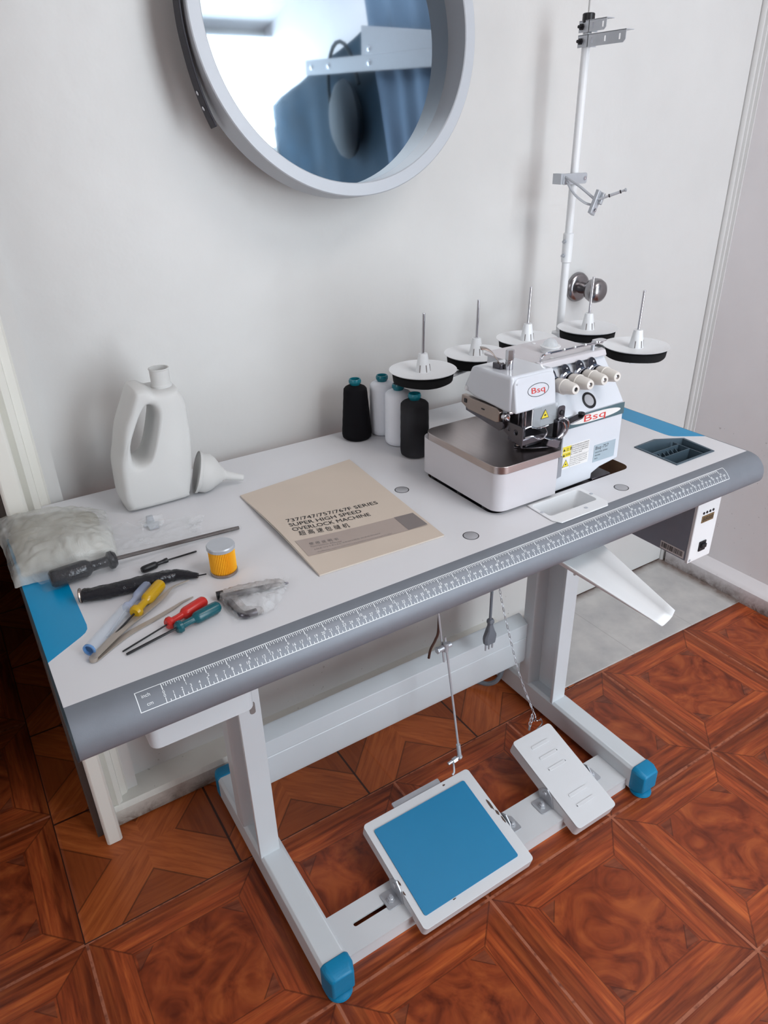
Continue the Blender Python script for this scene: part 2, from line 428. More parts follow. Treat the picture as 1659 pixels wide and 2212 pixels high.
def put_text(bm, s, fn, w=None, h=None, align='L', mi=0):
    """fn maps text-plane (x,y) in metres to a 3D point; w or h fixes the size"""
    vs, fs, (x0, x1, y0, y1) = text_geo(s)
    sy = (h / .7) if h else None; sx = (w / (x1 - x0)) if w else sy
    if sy is None: sy = sx
    off = {'L': 0, 'C': -.5 * (x1 - x0) * sx, 'R': -(x1 - x0) * sx}[align]
    nv = [bm.verts.new(fn((v[0] - x0) * sx + off, v[1] * sy)) for v in vs]
    for f in fs:
        try: bm.faces.new([nv[i] for i in f]).material_index = mi
        except ValueError: pass

# ------------------------------------------------------------------ object helpers
def tag(o, label=None, cat=None, group=None, kind=None):
    if label: o['label'] = label
    if cat: o['category'] = cat
    if group: o['group'] = group
    if kind: o['kind'] = kind
    return o
def thing(name, loc, label, cat, group=None, rot=None):
    o = bpy.data.objects.new(name, None); C.objects.link(o); o.location = loc; o.empty_display_size = .02
    if rot: o.rotation_euler = rot
    return tag(o, label, cat, group)
def org(p):
    v = V((0, 0, 0))
    while p is not None: v += p.location; p = p.parent
    return v
def obj(name, bm, m, parent=None, bev=0, seg=2, smooth=True, local=False, sub=0, ang=35, label=None, solid=0):
    bmesh.ops.recalc_face_normals(bm, faces=[f for f in bm.faces])
    if parent is None and not local:
        xs = [v.co for v in bm.verts]
        lo = V([min(c[i] for c in xs) for i in range(3)]); hi = V([max(c[i] for c in xs) for i in range(3)])
        o3 = V(((lo.x + hi.x) / 2, (lo.y + hi.y) / 2, lo.z))
    elif not local: o3 = org(parent)
    else: o3 = V((0, 0, 0))
    for v in bm.verts: v.co -= o3
    me = bpy.data.meshes.new(name); bm.to_mesh(me); bm.free()
    ms = m if isinstance(m, (list, tuple)) else [m]
    for q in ms: me.materials.append(M[q] if isinstance(q, str) else q)
    if smooth:
        me.polygons.foreach_set('use_smooth', [True] * len(me.polygons)); me.set_sharp_from_angle(angle=math.radians(ang))
    ob = bpy.data.objects.new(name, me); C.objects.link(ob)
    if parent is None: ob.location = o3
    else: ob.parent = parent
    if solid:
        md = ob.modifiers.new('s', 'SOLIDIFY'); md.thickness = solid; md.offset = 0
    if bev:
        md = ob.modifiers.new('b', 'BEVEL'); md.width = bev; md.segments = seg; md.limit_method = 'ANGLE'; md.angle_limit = math.radians(38); md.harden_normals = False
    if sub:
        md = ob.modifiers.new('u', 'SUBSURF'); md.levels = sub; md.render_levels = sub
    if label: ob['label'] = label
    return ob
def struct(name, bm, m, parent=None, **k):
    o = obj(name, bm, m, parent, local=True if parent is None else False, **k)
    if parent is None: o['kind'] = 'structure'
    return o
def dup(root, loc, label=None, group=None, rot=None):
    r = root.copy(); C.objects.link(r); r.location = loc
    if rot: r.rotation_euler = rot
    if label: r['label'] = label
    if group: r['group'] = group
    for ch in list(root.children):
        c = ch.copy(); C.objects.link(c); c.parent = r
        for g in ch.children:
            d = g.copy(); C.objects.link(d); d.parent = c
    return r
# ================================================================== ROOM
WY, RX, FY, LX, CZ = .565, 1.765, -2.2, -1.9, 2.45
bm = BM(); box(bm, LX, RX, FY, 3.0, -.05, 0); struct('floor', bm, 'floor')
bm = BM(); plate(bm, [(1.02, .287), (RX, .268), (RX, WY), (1.02, WY)], [], .0005, .006); struct('floor', bm, 'slab', bev=.002)
bm = BM(); box(bm, LX, RX, FY, 3.0, CZ, CZ + .05); struct('ceiling', bm, 'ceil')
bm = BM(); box(bm, 0, 1.172, WY, WY + .1, 0, CZ); box(bm, -.05, 0.002, WY - .03, WY + .1, 0, CZ)
box(bm, 1.737, RX, WY - .0, WY + .1, 0, CZ)
struct('wall_back', bm, 'wall')
bm = BM(); box(bm, RX, RX + .1, FY - .1, WY + .1, 0, CZ); struct('wall_right', bm, 'wallr')
bm = BM(); V0, V1, U0, U1 = -1.35, -.25, 1.0, 2.15
box(bm, LX - .1, LX, FY - .1, V0, 0, CZ); box(bm, LX - .1, LX, V1, .62, 0, CZ); box(bm, LX - .1, LX, V0, V1, 0, U0); box(bm, LX - .1, LX, V0, V1, U1, CZ); struct('wall_left', bm, 'wallb')
bm = BM()
for p_, q_, r_1, s_1 in ((V0, V0 + .04, U0, U1), (V1 - .04, V1, U0, U1), (V0, V1, U0, U0 + .04), (V0, V1, U1 - .04, U1)): box(bm, LX - .07, LX - .02, p_, q_, r_1, s_1)
w2_ = struct('added_side_window', bm, 'white_pl')  # added window in the unseen left wall, made to let fill light in
bm = BM(); box(bm, LX - .05, LX - .046, V0 + .02, V1 - .02, U0 + .02, U1 - .02); obj('window_pane', bm, 'glass', w2_)
bm = BM(); box(bm, LX - .1, LX, .62, 3.0, 0, CZ); struct('wall_left', bm, 'walldark')
bm = BM(); box(bm, LX, -.37, .63, .70, 0, CZ); struct('light_blocking_wall', bm, 'wallb')  # added out of view to keep light off the hall floor
bm = BM(); box(bm, LX, .0, 3.0, 3.1, 0, CZ); box(bm, 0, .1, .67, 3.1, 0, CZ); struct('wall_hall', bm, 'walldark')
# wall behind the camera with the window opening
W0, W1, Z0, Z1 = .75, 1.72, .12, 2.36
bm = BM()
box(bm, LX - .1, W0, FY - .1, FY, 0, CZ); box(bm, W1, RX + .1, FY - .1, FY, 0, CZ)
box(bm, W0, W1, FY - .1, FY, 0, Z0); box(bm, W0, W1, FY - .1, FY, Z1, CZ)
struct('wall_front', bm, 'wallb')
bm = BM()
for a, b2, c, d in ((W0, W0 + .04, Z0, Z1), (W1 - .04, W1, Z0, Z1), (W0, W1, Z0, Z0 + .04), (W0, W1, Z1 - .04, Z1), ((W0 + W1) / 2 - .02, (W0 + W1) / 2 + .02, Z0, Z1)):
    box(bm, a, b2, FY - .07, FY - .02, c, d)
w = struct('window_1', bm, 'white_pl')
bm = BM(); box(bm, W0 + .02, W1 - .02, FY - .05, FY - .046, Z0 + .02, Z1 - .02); obj('window_pane', bm, 'glass', w)
# door leaf with round knob
bm = BM(); box(bm, 1.1725, 1.734, WY - .004, WY + .04, .010, 2.05)
d = struct('door_1', bm, 'door', bev=.002)
bm = BM(); box(bm, 1.172, 1.737, WY, WY + .1, 2.05, CZ); box(bm, 1.172, 1.737, WY + .04, WY + .1, 0, 2.05); struct('wall_back', bm, 'wall')
bm = BM(); kc = V((1.214, WY - .004, .951))
lathe(bm, [(.0, 0), (.034, .0), (.034, .004), (.031, .010), (.024, .013), (.013, .014), (.0125, .036), (.016, .04), (.024, .045), (.0275, .055), (.0275, .064), (.024, .073), (.016, .079), (.0, .080)], kc, (0, -1, 0), 40)
obj('door_knob', bm, 'knobsteel', d, ang=50)
# door casing in the corner, three ridges
bm = BM(); prism(bm, [(1.737, WY + .001, 0), (1.737, WY - .006, 0), (1.741, WY - .012, 0), (1.746, WY - .012, 0), (1.748, WY - .007, 0), (1.752, WY - .007, 0), (1.755, WY - .014, 0), (1.760, WY - .014, 0), (1.762, WY - .022, 0), (RX + .001, WY - .022, 0), (RX + .001, WY + .001, 0)], (0, 0, 2.1))
struct('trim_1', bm, 'door')
bm = BM(); prism(bm, [(RX + .001, FY, 0), (RX - .026, FY, 0), (RX - .028, FY, .05), (RX - .014, FY, .064), (RX + .001, FY, .085)], (0, WY - .022 - FY, 0)); struct('baseboard_right', bm, 'wallr')
# end post and mouldings left
bm = BM(); prism(bm, [(-.088, .47, 0), (-.085, .466, 0), (-.061, .466, 0), (-.057, .47, 0), (-.057, WY + .1, 0), (-.088, WY + .1, 0)], (0, 0, CZ)); struct('trim_2', bm, 'post', bev=.002)
bm = BM(); prism(bm, [(-.057, WY - .03, 0), (-.057, .512, 0), (-.046, .505, 0), (-.036, .512, 0), (-.034, .525, 0), (-.022, .528, 0), (-.018, WY - .03, 0)], (0, 0, CZ)); struct('trim_3', bm, 'base')
bm = BM(); prism(bm, [(-.057, WY, 0), (-.057, .506, 0), (-.057, .501, .004), (-.057, .499, .046), (-.057, .506, .056), (-.057, WY, .060)], (1.078, 0, 0)); struct('baseboard_back', bm, 'base')
bm = BM(); box(bm, -.100, -.0885, .50, .66, 0, CZ); struct('trim_4', bm, 'walldark')  # post's side face, its shade put into the dark colour

# things only the mirror shows
def drape(name, x, y0, y1, z0, z1, m, label, cat, amp=.012, k=55):
    bm = BM(); n = 90; g = []
    for i in range(n + 1):
        y = y0 + (y1 - y0) * i / n
        col = []
        for j in range(13):
            z = z1 + (z0 - z1) * j / 12
            off = amp * (math.sin(y * k + 1.5 * noise.noise((y * 4, z * 2, 0))) + .9 * noise.noise((y * 9, z * 4, 3)))
            col.append(bm.verts.new((x - .02 + off, y, z)))
        g.append(col)
    for i in range(n):
        for j in range(12): bm.faces.new((g[i][j], g[i + 1][j], g[i + 1][j + 1], g[i][j + 1]))
    o = obj(name, bm, m, None, solid=.004, ang=80); return tag(o, label, cat)
drape('wall_hanging', RX - .02, -2.19, -.62, .9, 2.09, 'tealcloth', 'dark teal cloth reflected in the lower half of the round mirror', 'cloth', .005, 13)
drape('curtain', RX - .035, -1.12, -.45, 1.2, 2.40, 'bluecloth', 'dusty blue curtain reflected at the right edge of the round mirror', 'curtain', .008, 42)
r_ = thing('wall_rail', (RX - .05, -1.24, 2.0), 'pale metal rail with round rivets reflected in the round mirror', 'rail')
bm = BM(); P0, P1 = V((RX - .10, -1.64, 2.062)), V((RX - .10, -.60, 1.765))
du = (P1 - P0).normalized(); nu = V((0, -du.z, du.y))
prism(bm, [P0, P1, P1 + nu * .058, P0 + nu * .058], (.012, 0, 0)); obj('rail_bar', bm, 'alu', r_, bev=.003)
P2 = P0 + du * .50 + nu * .056
bm = BM(); prism(bm, [P2, P1 + nu * .056, P1 + nu * .102, P2 + nu * .102], (.012, 0, 0)); obj('rail_bar', bm, 'alu', r_, bev=.003)
for q in (P0 + du * .06 + nu * .03, P0 + du * .56 + nu * .03, P0 + du * .56 + nu * .078, P0 + du * .22 + nu * .03):
    bm = BM(); lathe(bm, [(.011, -.002), (.011, .002), (.006, .005), (0, .006)], q, (-1, 0, 0), 16); obj('rivet', bm, 'chrome', r_)

bm = BM(); lathe(bm, [(0, -.05), (.10, -.045), (.145, -.02), (.155, 0), (.145, .02), (.10, .045), (0, .05)], (RX - .09, -1.36, 1.80), (1, .2, 0), 32); tube(bm, [(RX - .08, -1.36 + .13 * math.cos(t * PI / 12), 1.90 + .20 * math.sin(t * PI / 12)) for t in range(13)], .008, 8)
tag(obj('round_bag', bm, mat('dark_bag_cloth', (22, 34, 44), .8, 0, .3, 12), None), 'dark round bag reflected low in the middle of the round mirror', 'bag')
# ================================================================== MIRROR
ct, st = math.cos(math.radians(7)), math.sin(math.radians(7))
mn = V((0, ct, -st)); mc = V((.5598, .4743, 1.445)); RI, RO = .2325, .2535
mr = thing('round_mirror', mc + V((0, .03, -.25)), 'large round wall mirror in a deep white ring frame', 'mirror')
bm = BM(); prof = [(RO - .0015, .0), (RI + .0015, .0), (RI, .0015), (RI, .052), (RO, .052), (RO, .0015), (RO - .0015, 0)]
a_, b_, d_ = frame_of(mn); N = 128; rings = []
for r, h in prof[:-1]: rings.append([bm.verts.new(mc + mn * h + a_ * (r * math.cos(2 * PI * i / N)) + b_ * (r * math.sin(2 * PI * i / N))) for i in range(N)])
for k in range(len(rings)):
    A, B = rings[k], rings[(k + 1) % len(rings)]
    for i in range(N): bm.faces.new((A[i], A[(i + 1) % N], B[(i + 1) % N], B[i]))
obj('ring_frame', bm, 'ring', mr)
bm = BM(); lathe(bm, [(0, .050), (RI + .001, .050), (RI + .001, .0515), (0, .0515)], mc, mn, 128); obj('mirror_glass', bm, 'mirror', mr)
# strap follows the left of the rim
bm = BM(); ex, ez = V((1, 0, 0)), V((0, st, ct)); vs = []
for i in range(41):
    t = i / 40; ang = math.radians(160 + 52 * t) # from upper left down
    rr = RO + .004 + (.010 * max(0, (t - .55) / .45) ** 1.5)
    h0 = .006 + .016 * t ** 1.5; h1 = h0 + .026 - .004 * t
    base = mc + ex * (rr * math.cos(ang)) + ez * (rr * math.sin(ang)); out = (ex * math.cos(ang) + ez * math.sin(ang)) * .0035
    vs.append([bm.verts.new(base + mn * h0), bm.verts.new(base + mn * h1), bm.verts.new(base + mn * h1 + out), bm.verts.new(base + mn * h0 + out)])
for A, B in zip(vs, vs[1:]):
    for k in range(4): bm.faces.new((A[k], A[(k + 1) % 4], B[(k + 1) % 4], B[k]))
bm.faces.new(vs[0]); bm.faces.new(vs[-1][::-1])
sp_ = obj('strap', bm, 'strap', mr, bev=.001)
for t in (.80, .885):
    ang = math.radians(160 + 52 * t); rr = RO + .0075 + (.010 * max(0, (t - .55) / .45) ** 1.5); h = .006 + .016 * t ** 1.5 + .012
    dr = ex * math.cos(ang) + ez * math.sin(ang); q = mc + dr * rr + mn * h
    bm = BM(); lathe(bm, [(.0032, 0), (.0032, .0012), (.002, .002), (0, .0022)], q, dr, 14); obj('strap_screw', bm, 'chrome', sp_)

# ================================================================== TABLE
TA, TB, TW, TZ = -.0997, 1.107, .522, .75
tb = thing('sewing_table', (.5, .24, 0), 'white industrial sewing table with blue corners and grey ruler edge', 'table')
slot = rrect(.560, .878, .0730, .262, .018)
trayh = [(.9535, .1285), (.9505, .033), (1.055, .034), (1.0615, .104), (1.012, .131)]
wtray = rrect(.6265, .7335, .0145, .0620, .006)
bolts = [(.4907, .0430), (.4920, .2317), (.7998, .0269)]
bm = BM()
plate(bm, [(TA, 0), (TB, 0), (TB, TW), (TA, TW)], [slot, trayh[::-1], wtray[::-1]] + [circ(x, y, .0125) for x, y in bolts], TZ - .040, TZ, 0, 1)
def bluearea(sx):
    f = (lambda x: x) if sx > 0 else (lambda x: (TA + TB) - x)
    pts = [(TA, .089), (TA + .043, .1185), (TA + .0495, .124), (TA + .0535, .131), (TA + .0548, .140), (TA + .0548, .436), (TA, .436)]
    pts = [(f(x), y) for x, y in pts]
    return pts if sx > 0 else pts[::-1]
for s in (1, -1): plate(bm, bluearea(s), [], TZ - .0001, TZ + .0003, 2)
obj('tabletop', bm, ['laminate', 'plywood', 'blue'], tb, ang=30)
# rounded grey front edge
prof = [(0.0005, .75), (-.006, .7499), (-.012, .7490), (-.018, .7476), (-.0231, .7452), (-.0281, .7416), (-.032, .7372), (-.0357, .7324), (-.0380, .7262), (-.0395, .7205), (-.0396, .7125), (-.0385, .7072), (-.0365, .7030), (-.033, .6995), (-.028, .6975), (-.016, .6968), (0.0005, .6968)]
bm = BM(); prism(bm, [(TA, y, z) for y, z in prof], (TB - TA, 0, 0), 0)
obj('front_edge', bm, 'edge', tb, ang=40)
bm = BM(); prism(bm, [(TA - .0025, y - .0008, z + .0002) for y, z in prof[:-1]] + [(TA - .0025, TW, .709), (TA - .0025, TW, .7502)], (.0025, 0, 0)); obj('end_band', bm, 'darkedge', tb)
bm = BM(); prism(bm, [(TB, y, z) for y, z in prof[:-1]] + [(TB, TW, .709), (TB, TW, .75)], (.0022, 0, 0)); obj('end_band', bm, 'edge', tb)
bm = BM(); box(bm, TA, TB, TW, TW + .002, .71, .75); obj('end_band', bm, 'laminate', tb)
# ruler printed on the edge
cum = [0]
for p, q in zip(prof, prof[1:]): cum.append(cum[-1] + math.hypot(q[0] - p[0], q[1] - p[1]))
def onprof(s):
    for i in range(len(prof) - 1):
        if s <= cum[i + 1] or i == len(prof) - 2:
            t = (s - cum[i]) / (cum[i + 1] - cum[i]); y = prof[i][0] + (prof[i + 1][0] - prof[i][0]) * t; z = prof[i][1] + (prof[i + 1][1] - prof[i][1]) * t
            ny, nz = prof[i + 1][1] - prof[i][1], -(prof[i + 1][0] - prof[i][0]); l = math.hypot(ny, nz)
            return y + ny / l * .0003, z + nz / l * .0003
def rs(x, s): y, z = onprof(s); return V((x, y, z))
bm = BM()
def strip(x0, x1, s0, s1):
    k = max(1, int((s1 - s0) / .003)); pv = None
    for i in range(k + 1):
        s = s0 + (s1 - s0) * i / k; c = (bm.verts.new(rs(x0, s)), bm.verts.new(rs(x1, s)))
        if pv: bm.faces.new((pv[0], pv[1], c[1], c[0]))
        pv = c
SI, SC = .0185, .0415
RA, RB = -.0295, 1.009
strip(RA, RB, SI - .0004, SI + .0004); strip(RA, RB, SC - .0004, SC + .0004)
strip(RA, RA + .0009, SI, SC); strip(RB, RB + .0009, SI, SC)
for i in range(391):
    x = i * .00254; L = .0078 if i % 10 == 0 else (.0050 if i % 2 == 0 else .0034); wd = .0005 if i % 10 == 0 else .00038
    strip(x - wd, x + wd, SI, SI + L)
    if i % 10 == 0: put_text(bm, str(i // 10), lambda a, b_: rs(x + a, SI + .0121 - b_), h=.0036, align='L' if i else 'C')
for i in range(201):
    x = i * .005; L = .0062 if i % 2 == 0 else .0028
    strip(x - .0004, x + .0004, SC - L, SC)
    if i % 2 == 0: put_text(bm, str(i // 2), lambda a, b_: rs(x + a, SC - L - .0007 - b_), h=.0036, align='C')
put_text(bm, 'inch', lambda a, b_: rs(-.0235 + a, SI + .0085 - b_), h=.0042)
put_text(bm, 'cm', lambda a, b_: rs(-.0205 + a, SC - .0045 - b_), h=.0042)
obj('ruler_markings', bm, 'white_ink', tb, smooth=False)
for x, y in bolts:
    bm = BM(); lathe(bm, [(0, -.004), (.0125, -.004), (.0125, .0), (.0112, .0), (.0112, -.0008), (0, -.0008)], (x, y, TZ), (0, 0, 1), 28)
    bm.faces.ensure_lookup_table(); bb = obj('bolt_cap', bm, 'blk', tb)
    bm = BM(); lathe(bm, [(0, -.001), (.0110, -.001), (.0110, .0002), (.010, .0007), (0, .0007)], (x, y, TZ), (0, 0, 1), 28); obj('cap_disc', bm, 'brass', bb)
# drawer below the left end
bm = BM(); plate(bm, rrect(-.022, .112, .002, .36, .012), [], .638, .709); obj('drawer', bm, 'frame', tb, bev=.003)
# ---- leg frames
def leg_frame(x0, sgn):
    # foot beam
    x1 = x0 + .050
    bm = BM()
    sec = [(x0, .012), (x0, .064), (x0 + .006, .070), (x1 - .006, .070), (x1, .064), (x1, .012)]
    prism(bm, [(a, -.030, b) for a, b in sec], (0, .478, 0)); fb = obj('foot_beam', bm, 'frame', tb, bev=.0015)
    for yy, s in ((-.030, -1), (.448, 1)):
        bm = BM()
        o = [(x0 - .0015, .014), (x0 - .0015, .066), (x0 + .005, .0725), (x1 - .005, .0725), (x1 + .0015, .066), (x1 + .0015, .014)]
        pf = [bm.verts.new((a, yy + (.006 if s < 0 else -.006), b)) for a, b in o]
        pm = [bm.verts.new((a, yy + s * .012, b)) for a, b in o]
        cx = (x0 + x1) / 2
        pe = [bm.verts.new((cx + (a - cx) * .78, yy + s * .028, .02 + (b - .014) * .80)) for a, b in o]
        for A, B in ((pf, pm), (pm, pe)):
            for i in range(6): bm.faces.new((A[i], A[(i + 1) % 6], B[(i + 1) % 6], B[i]))
        bm.faces.new(pf); bm.faces.new(pe[::-1])
        cap = obj('end_cap', bm, 'bluecap', tb, bev=.003)
        bm = BM(); lathe(bm, [(.021, 0), (.023, .002), (.022, .006), (.012, .009), (.011, .018), (0, .018)], (cx, yy + s * .008, 0), (0, 0, 1), 28); obj('glide_foot', bm, 'bluecap', cap)
    # post: folded channel, open to the left
    xa, xb = x0, x0 + .040
    bm = BM()
    sec = [(xa, .215), (xb, .215), (xb, .335), (xa + .004, .335), (xa + .004, .322), (xa + .010, .322), (xa + .010, .331), (xb - .012, .331), (xb - .012, .219), (xa, .219)]
    sec = [(xa, .216), (xb, .216), (xb, .334), (xa, .334), (xa, .302), (xa + .006, .298), (xa + .030, .294), (xa + .030, .232), (xa, .224)]
    prism(bm, [(a, b, .066) for a, b in sec], (0, 0, .632)); po = obj('post', bm, 'frame', tb, bev=.0012)
    bm = BM(); plate(bm, rrect(xb - .020, xb - .010, -.026, .0, .0045), [], 0, .0008, T=Matrix.Translation((0, .2158, .45)) @ Matrix.Rotation(PI / 2, 4, 'X')); obj('adjusting_slot', bm, 'inkgrey', po)
    bm = BM(); box(bm, xa + .002, xb + .012, .08, .42, .685, .709); obj('top_bracket', bm, 'frame', tb, bev=.003)
leg_frame(.150, 1); leg_frame(.906, 1)
# modesty channel between the posts
bm = BM()
sec = [(.318, .136), (.318, .198), (.3195, .200), (.318, .202), (.318, .240), (.345, .253), (.352, .253), (.352, .248), (.324, .235), (.324, .144), (.345, .128), (.345, .122), (.322, .124)]
prism(bm, [(.188, a, b) for a, b in sec], (.718, 0, 0)); obj('stretcher_panel', bm, 'frame', tb, bev=.001)
for z in (.118, .200):
    bm = BM(); lathe(bm, [(.0085, 0), (.0085, .002), (.0055, .0022), (.0055, .006), (0, .006)], (.9195, .3165, z + .02), (-.5, -1, 0), 12); obj('bolt', bm, 'zinc', tb)
# pedal bar across the feet
bm = BM()
slt = rrect(.243, .32, .0235, .0325, .0044)
plate(bm, rrect(.198, .908, -.016, .066, .002), [slt], .027, .031)
box(bm, .198, .908, -.016, -.012, .001, .0275); box(bm, .198, .908, .062, .066, .006, .0275)
obj('pedal_bar', bm, 'framew', tb)
# ---- pedals
def lbracket(par, x, side):
    bm = BM(); t = .0025
    plate(bm, rrect(min(x, x - side * .030), max(x, x - side * .030), .014, .050, .005), [], .031, .0335)
    prism(bm, [(x, .012, .031), (x, .052, .031), (x, .058, .048), (x, .048, .062), (x, .034, .070), (x, .020, .058)], (side * -t, 0, 0))
    lathe(bm, [(.0085, 0), (.0085, .0015), (.0062, .002), (.0062, .007), (.004, .008), (.004, .012), (0, .012)], (x - side * .017, .030, .0335), (0, 0, 1), 6)
    lathe(bm, [(.006, 0), (.005, .003), (0, .004)], (x - side * t, .038, .055), (-side, 0, 0), 14)
    return obj('hinge_bracket', bm, 'zinc', par, bev=.0006)
def pedal(x0, x1, y0, z0, y1, z1, name, th, label):
    L = math.hypot(y1 - y0, z1 - z0); a = math.atan2(z1 - z0, y1 - y0)
    T = Matrix.Translation(V((x0, y0, z0))) @ Matrix.Rotation(a, 4, 'X'); w = x1 - x0
    bm = BM()
    plate(bm, rrect(0, w, 0, L, .008), [], -.0025, 0, T=T)
    # folded skirt
    def rim(z_): return [T @ V((p[0], p[1], z_)) for p in rrect(.0, w, 0, L, .008)]
    A = [bm.verts.new(p) for p in rim(-.001)]; B = [bm.verts.new(p) for p in rim(-th)]
    for i in range(len(A)): bm.faces.new((A[i], A[(i + 1) % len(A)], B[(i + 1) % len(B)], B[i]))
    p = obj(name, bm, 'framew', tb, bev=.0015, label=label)
    return p, T, w, L
tp, T, w, L = pedal(.341, .5995, -.056, .040, .156, .092, 'treadle_pedal', .024, 'wide treadle pedal with a blue ribbed pad')
bm = BM(); plate(bm, rrect(.0135, w - .024, .020, L - .0195, .004), [], 0, .0022, T=Matrix.Identity(4))
pad = obj('pedal_pad', bm, 'rubber', tp, local=True, bev=.0006)
pad.matrix_local = Matrix.Translation(-org(tp)) @ T
lbracket(tb, .341, 1); lbracket(tb, .602, -1)
bm = BM(); plate(bm, rrect(.075, .190, 0, .012, .002), [], -.006, -.002, T=T @ Matrix.Translation((0, L, 0))); obj('link_plate', bm, 'zinc', tp)
chipm = mat('bare_rusty_metal', (84, 66, 58), .7)
for q, sx, sy in (((w - .008, L * .60), .004, .016), ((w - .005, L * .5), .003, .009), ((w - .003, L * .42), .002, .010), ((w * .74, L - .008), .004, .002), ((.004, L * .42), .002, .007), ((.002, L * .33), .0018, .006), ((w * .3, .018), .006, .0015)):
    o = [(q[0] + sx * math.cos(k) * random.uniform(.55, 1), q[1] + sy * math.sin(k) * random.uniform(.55, 1)) for k in [i * PI / 5 for i in range(10)]]
    bm = BM(); plate(bm, o, [], .0001, .0005, T=T); obj('paint_chip', bm, chipm, tp, smooth=False)
sp2, T, w, L = pedal(.718, .8275, -.057, .042, .149, .104, 'lifter_pedal', .030, 'narrow white pedal with pressed ribs')
for yy in (.038, .062, L - .032, L - .060, L - .088):
    bm = BM(); plate(bm, rrect(.030, w - .030, yy - .0035, yy + .0035, .0034), [], 0, .0013, T=T); obj('pressed_rib', bm, 'framew', sp2, bev=.0012)
lbracket(tb, .718, 1); lbracket(tb, .832, -1)

# ================================================================== TRAYS
ty = thing('parts_tray', (1.0, .08, .735), 'dark slate compartment tray sunk into the right end of the tabletop', 'tray')
def inset(pts, d):
    cx = sum(p[0] for p in pts) / len(pts); cy = sum(p[1] for p in pts) / len(pts); out = []
    for x, y in pts:
        l = math.hypot(x - cx, y - cy); out.append((x + (cx - x) / l * d, y + (cy - y) / l * d))
    return out
bm = BM()
o_ = inset(trayh, -.0022); i_ = inset(trayh, .0035)
plate(bm, o_, [i_[::-1]], TZ + .0002, TZ + .0018)
tw_ = [bm.verts.new((x, y, TZ + .0015)) for x, y in i_]; bw_ = [bm.verts.new((x, y, TZ - .030)) for x, y in inset(trayh, .007)]
for i in range(5): bm.faces.new((tw_[i], tw_[(i + 1) % 5], bw_[(i + 1) % 5], bw_[i]))
bm.faces.new(bw_)
obj('tray_shell', bm, 'tray', ty)
bm = BM()
box(bm, .957, 1.036, .0700, .0715, TZ - .029, TZ - .002); box(bm, .957, 1.036, .0945, .096, TZ - .029, TZ - .002)
box(bm, 1.036, 1.0375, .038, .108, TZ - .029, TZ - .002)
obj('divider', bm, 'tray', ty)
bm = BM()
for i in range(6): prism(bm, [(.966 + i * .0115, .0715, TZ - .029), (.966 + i * .0115, .0945, TZ - .029), (.966 + i * .0115, .0945, TZ - .006), (.966 + i * .0115, .0715, TZ - .020)], (.0012, 0, 0))
obj('bobbin_rib', bm, 'tray', ty)
wt = thing('waste_tray', (.68, .03, .73), 'white plastic scrap hopper sunk into the table edge in front of the machine', 'tray')
bm = BM()
o_ = [(.6235, .0660), (.6205, .006), (.6285, -.0075), (.640, -.0075), (.7300, -.0075), (.7405, .004), (.7405, .0660)]
plate(bm, o_, [rrect(.6285, .7320, .017, .0605, .006)[::-1]], TZ + .0003, TZ + .0022)
obj('tray_rim', bm, 'white_pl', wt, bev=.0008)
bm = BM()
a_t = [bm.verts.new((x, y, TZ + .001)) for x, y in rrect(.6285, .7320, .017, .0605, .006)]
b_t = [bm.verts.new((x, y, TZ - .026 - .05 * (1 - (y - .017) / .043))) for x, y in rrect(.634, .727, .020, .058, .006)]
for i in range(len(a_t)): bm.faces.new((a_t[i], a_t[(i + 1) % len(a_t)], b_t[(i + 1) % len(a_t)], b_t[i]))
bm.faces.new(b_t); obj('tray_well', bm, 'white_pl', wt)
for x, y in ((.6262, .034), (.7375, .036), (.694, .0058)):
    bm = BM(); lathe(bm, [(.0032, 0), (.0030, .0006), (.0010, .0007), (0, -.0002)], (x, y, TZ + .0022), (0, 0, 1), 14); obj('tray_screw', bm, 'zinc', wt)
# chute: bent white sheet leaving the hopper under the table edge
bm = BM(); g = []
K = 9
for i in range(13):
    t = i / 12
    L0 = V((.622, .018, .692)).lerp(V((.684, -.170, .6345)), t); R0 = V((.722, .018, .690)).lerp(V((.7135, -.168, .6445)), t)
    dep = .026 * (1 - t) + .006 * t; row = []
    for k in range(K):
        s = k / (K - 1); p = L0.lerp(R0, s); p.z += -dep * (1 - (2 * s - 1) ** 4) + .004 * (1 if k == K - 1 else 0); row.append(bm.verts.new(p))
    g.append(row)
for i in range(12):
    for k in range(K - 1): bm.faces.new((g[i][k], g[i][k + 1], g[i + 1][k + 1], g[i + 1][k]))
ch = obj('waste_chute', bm, 'white_pl', None, solid=.0022, ang=50)
tag(ch, 'white curved waste chute sticking out below the table edge', 'chute')
# ================================================================== OVERLOCK MACHINE
mc_ = thing('overlock_machine', (.70, .17, .75), 'white industrial overlock sewing machine with red lettering and steel cloth plate', 'sewing machine')
rr_ = rrect(.5575, .6825, .0635, .272, .020, 6, (1, 0, 0, 1))
bm = BM(); plate(bm, rr_, [], .757, .8215)
obj('looper_cover', bm, 'machw', mc_, bev=.004, seg=3)
bm = BM(); plate(bm, rrect(.5565, .6865, .0625, .262, .021, 6, (1, 0, 0, 1)), [], .8215, .834)
obj('cloth_plate', bm, 'steel', mc_, bev=.0015, seg=3)
bm = BM(); box(bm, .566, .838, .083, .256, .700, .744); box(bm, .790, .836, .082, .13, .7445, .7475); obj('oil_pan', bm, 'dsteel', mc_, bev=.002)
for x, y in ((.566, .10), (.566, .165), (.566, .24)):
    bm = BM(); cyl(bm, (x, y, .742), (x, y, .757), .006); obj('rubber_mount', bm, 'blk', mc_)
bm = BM()
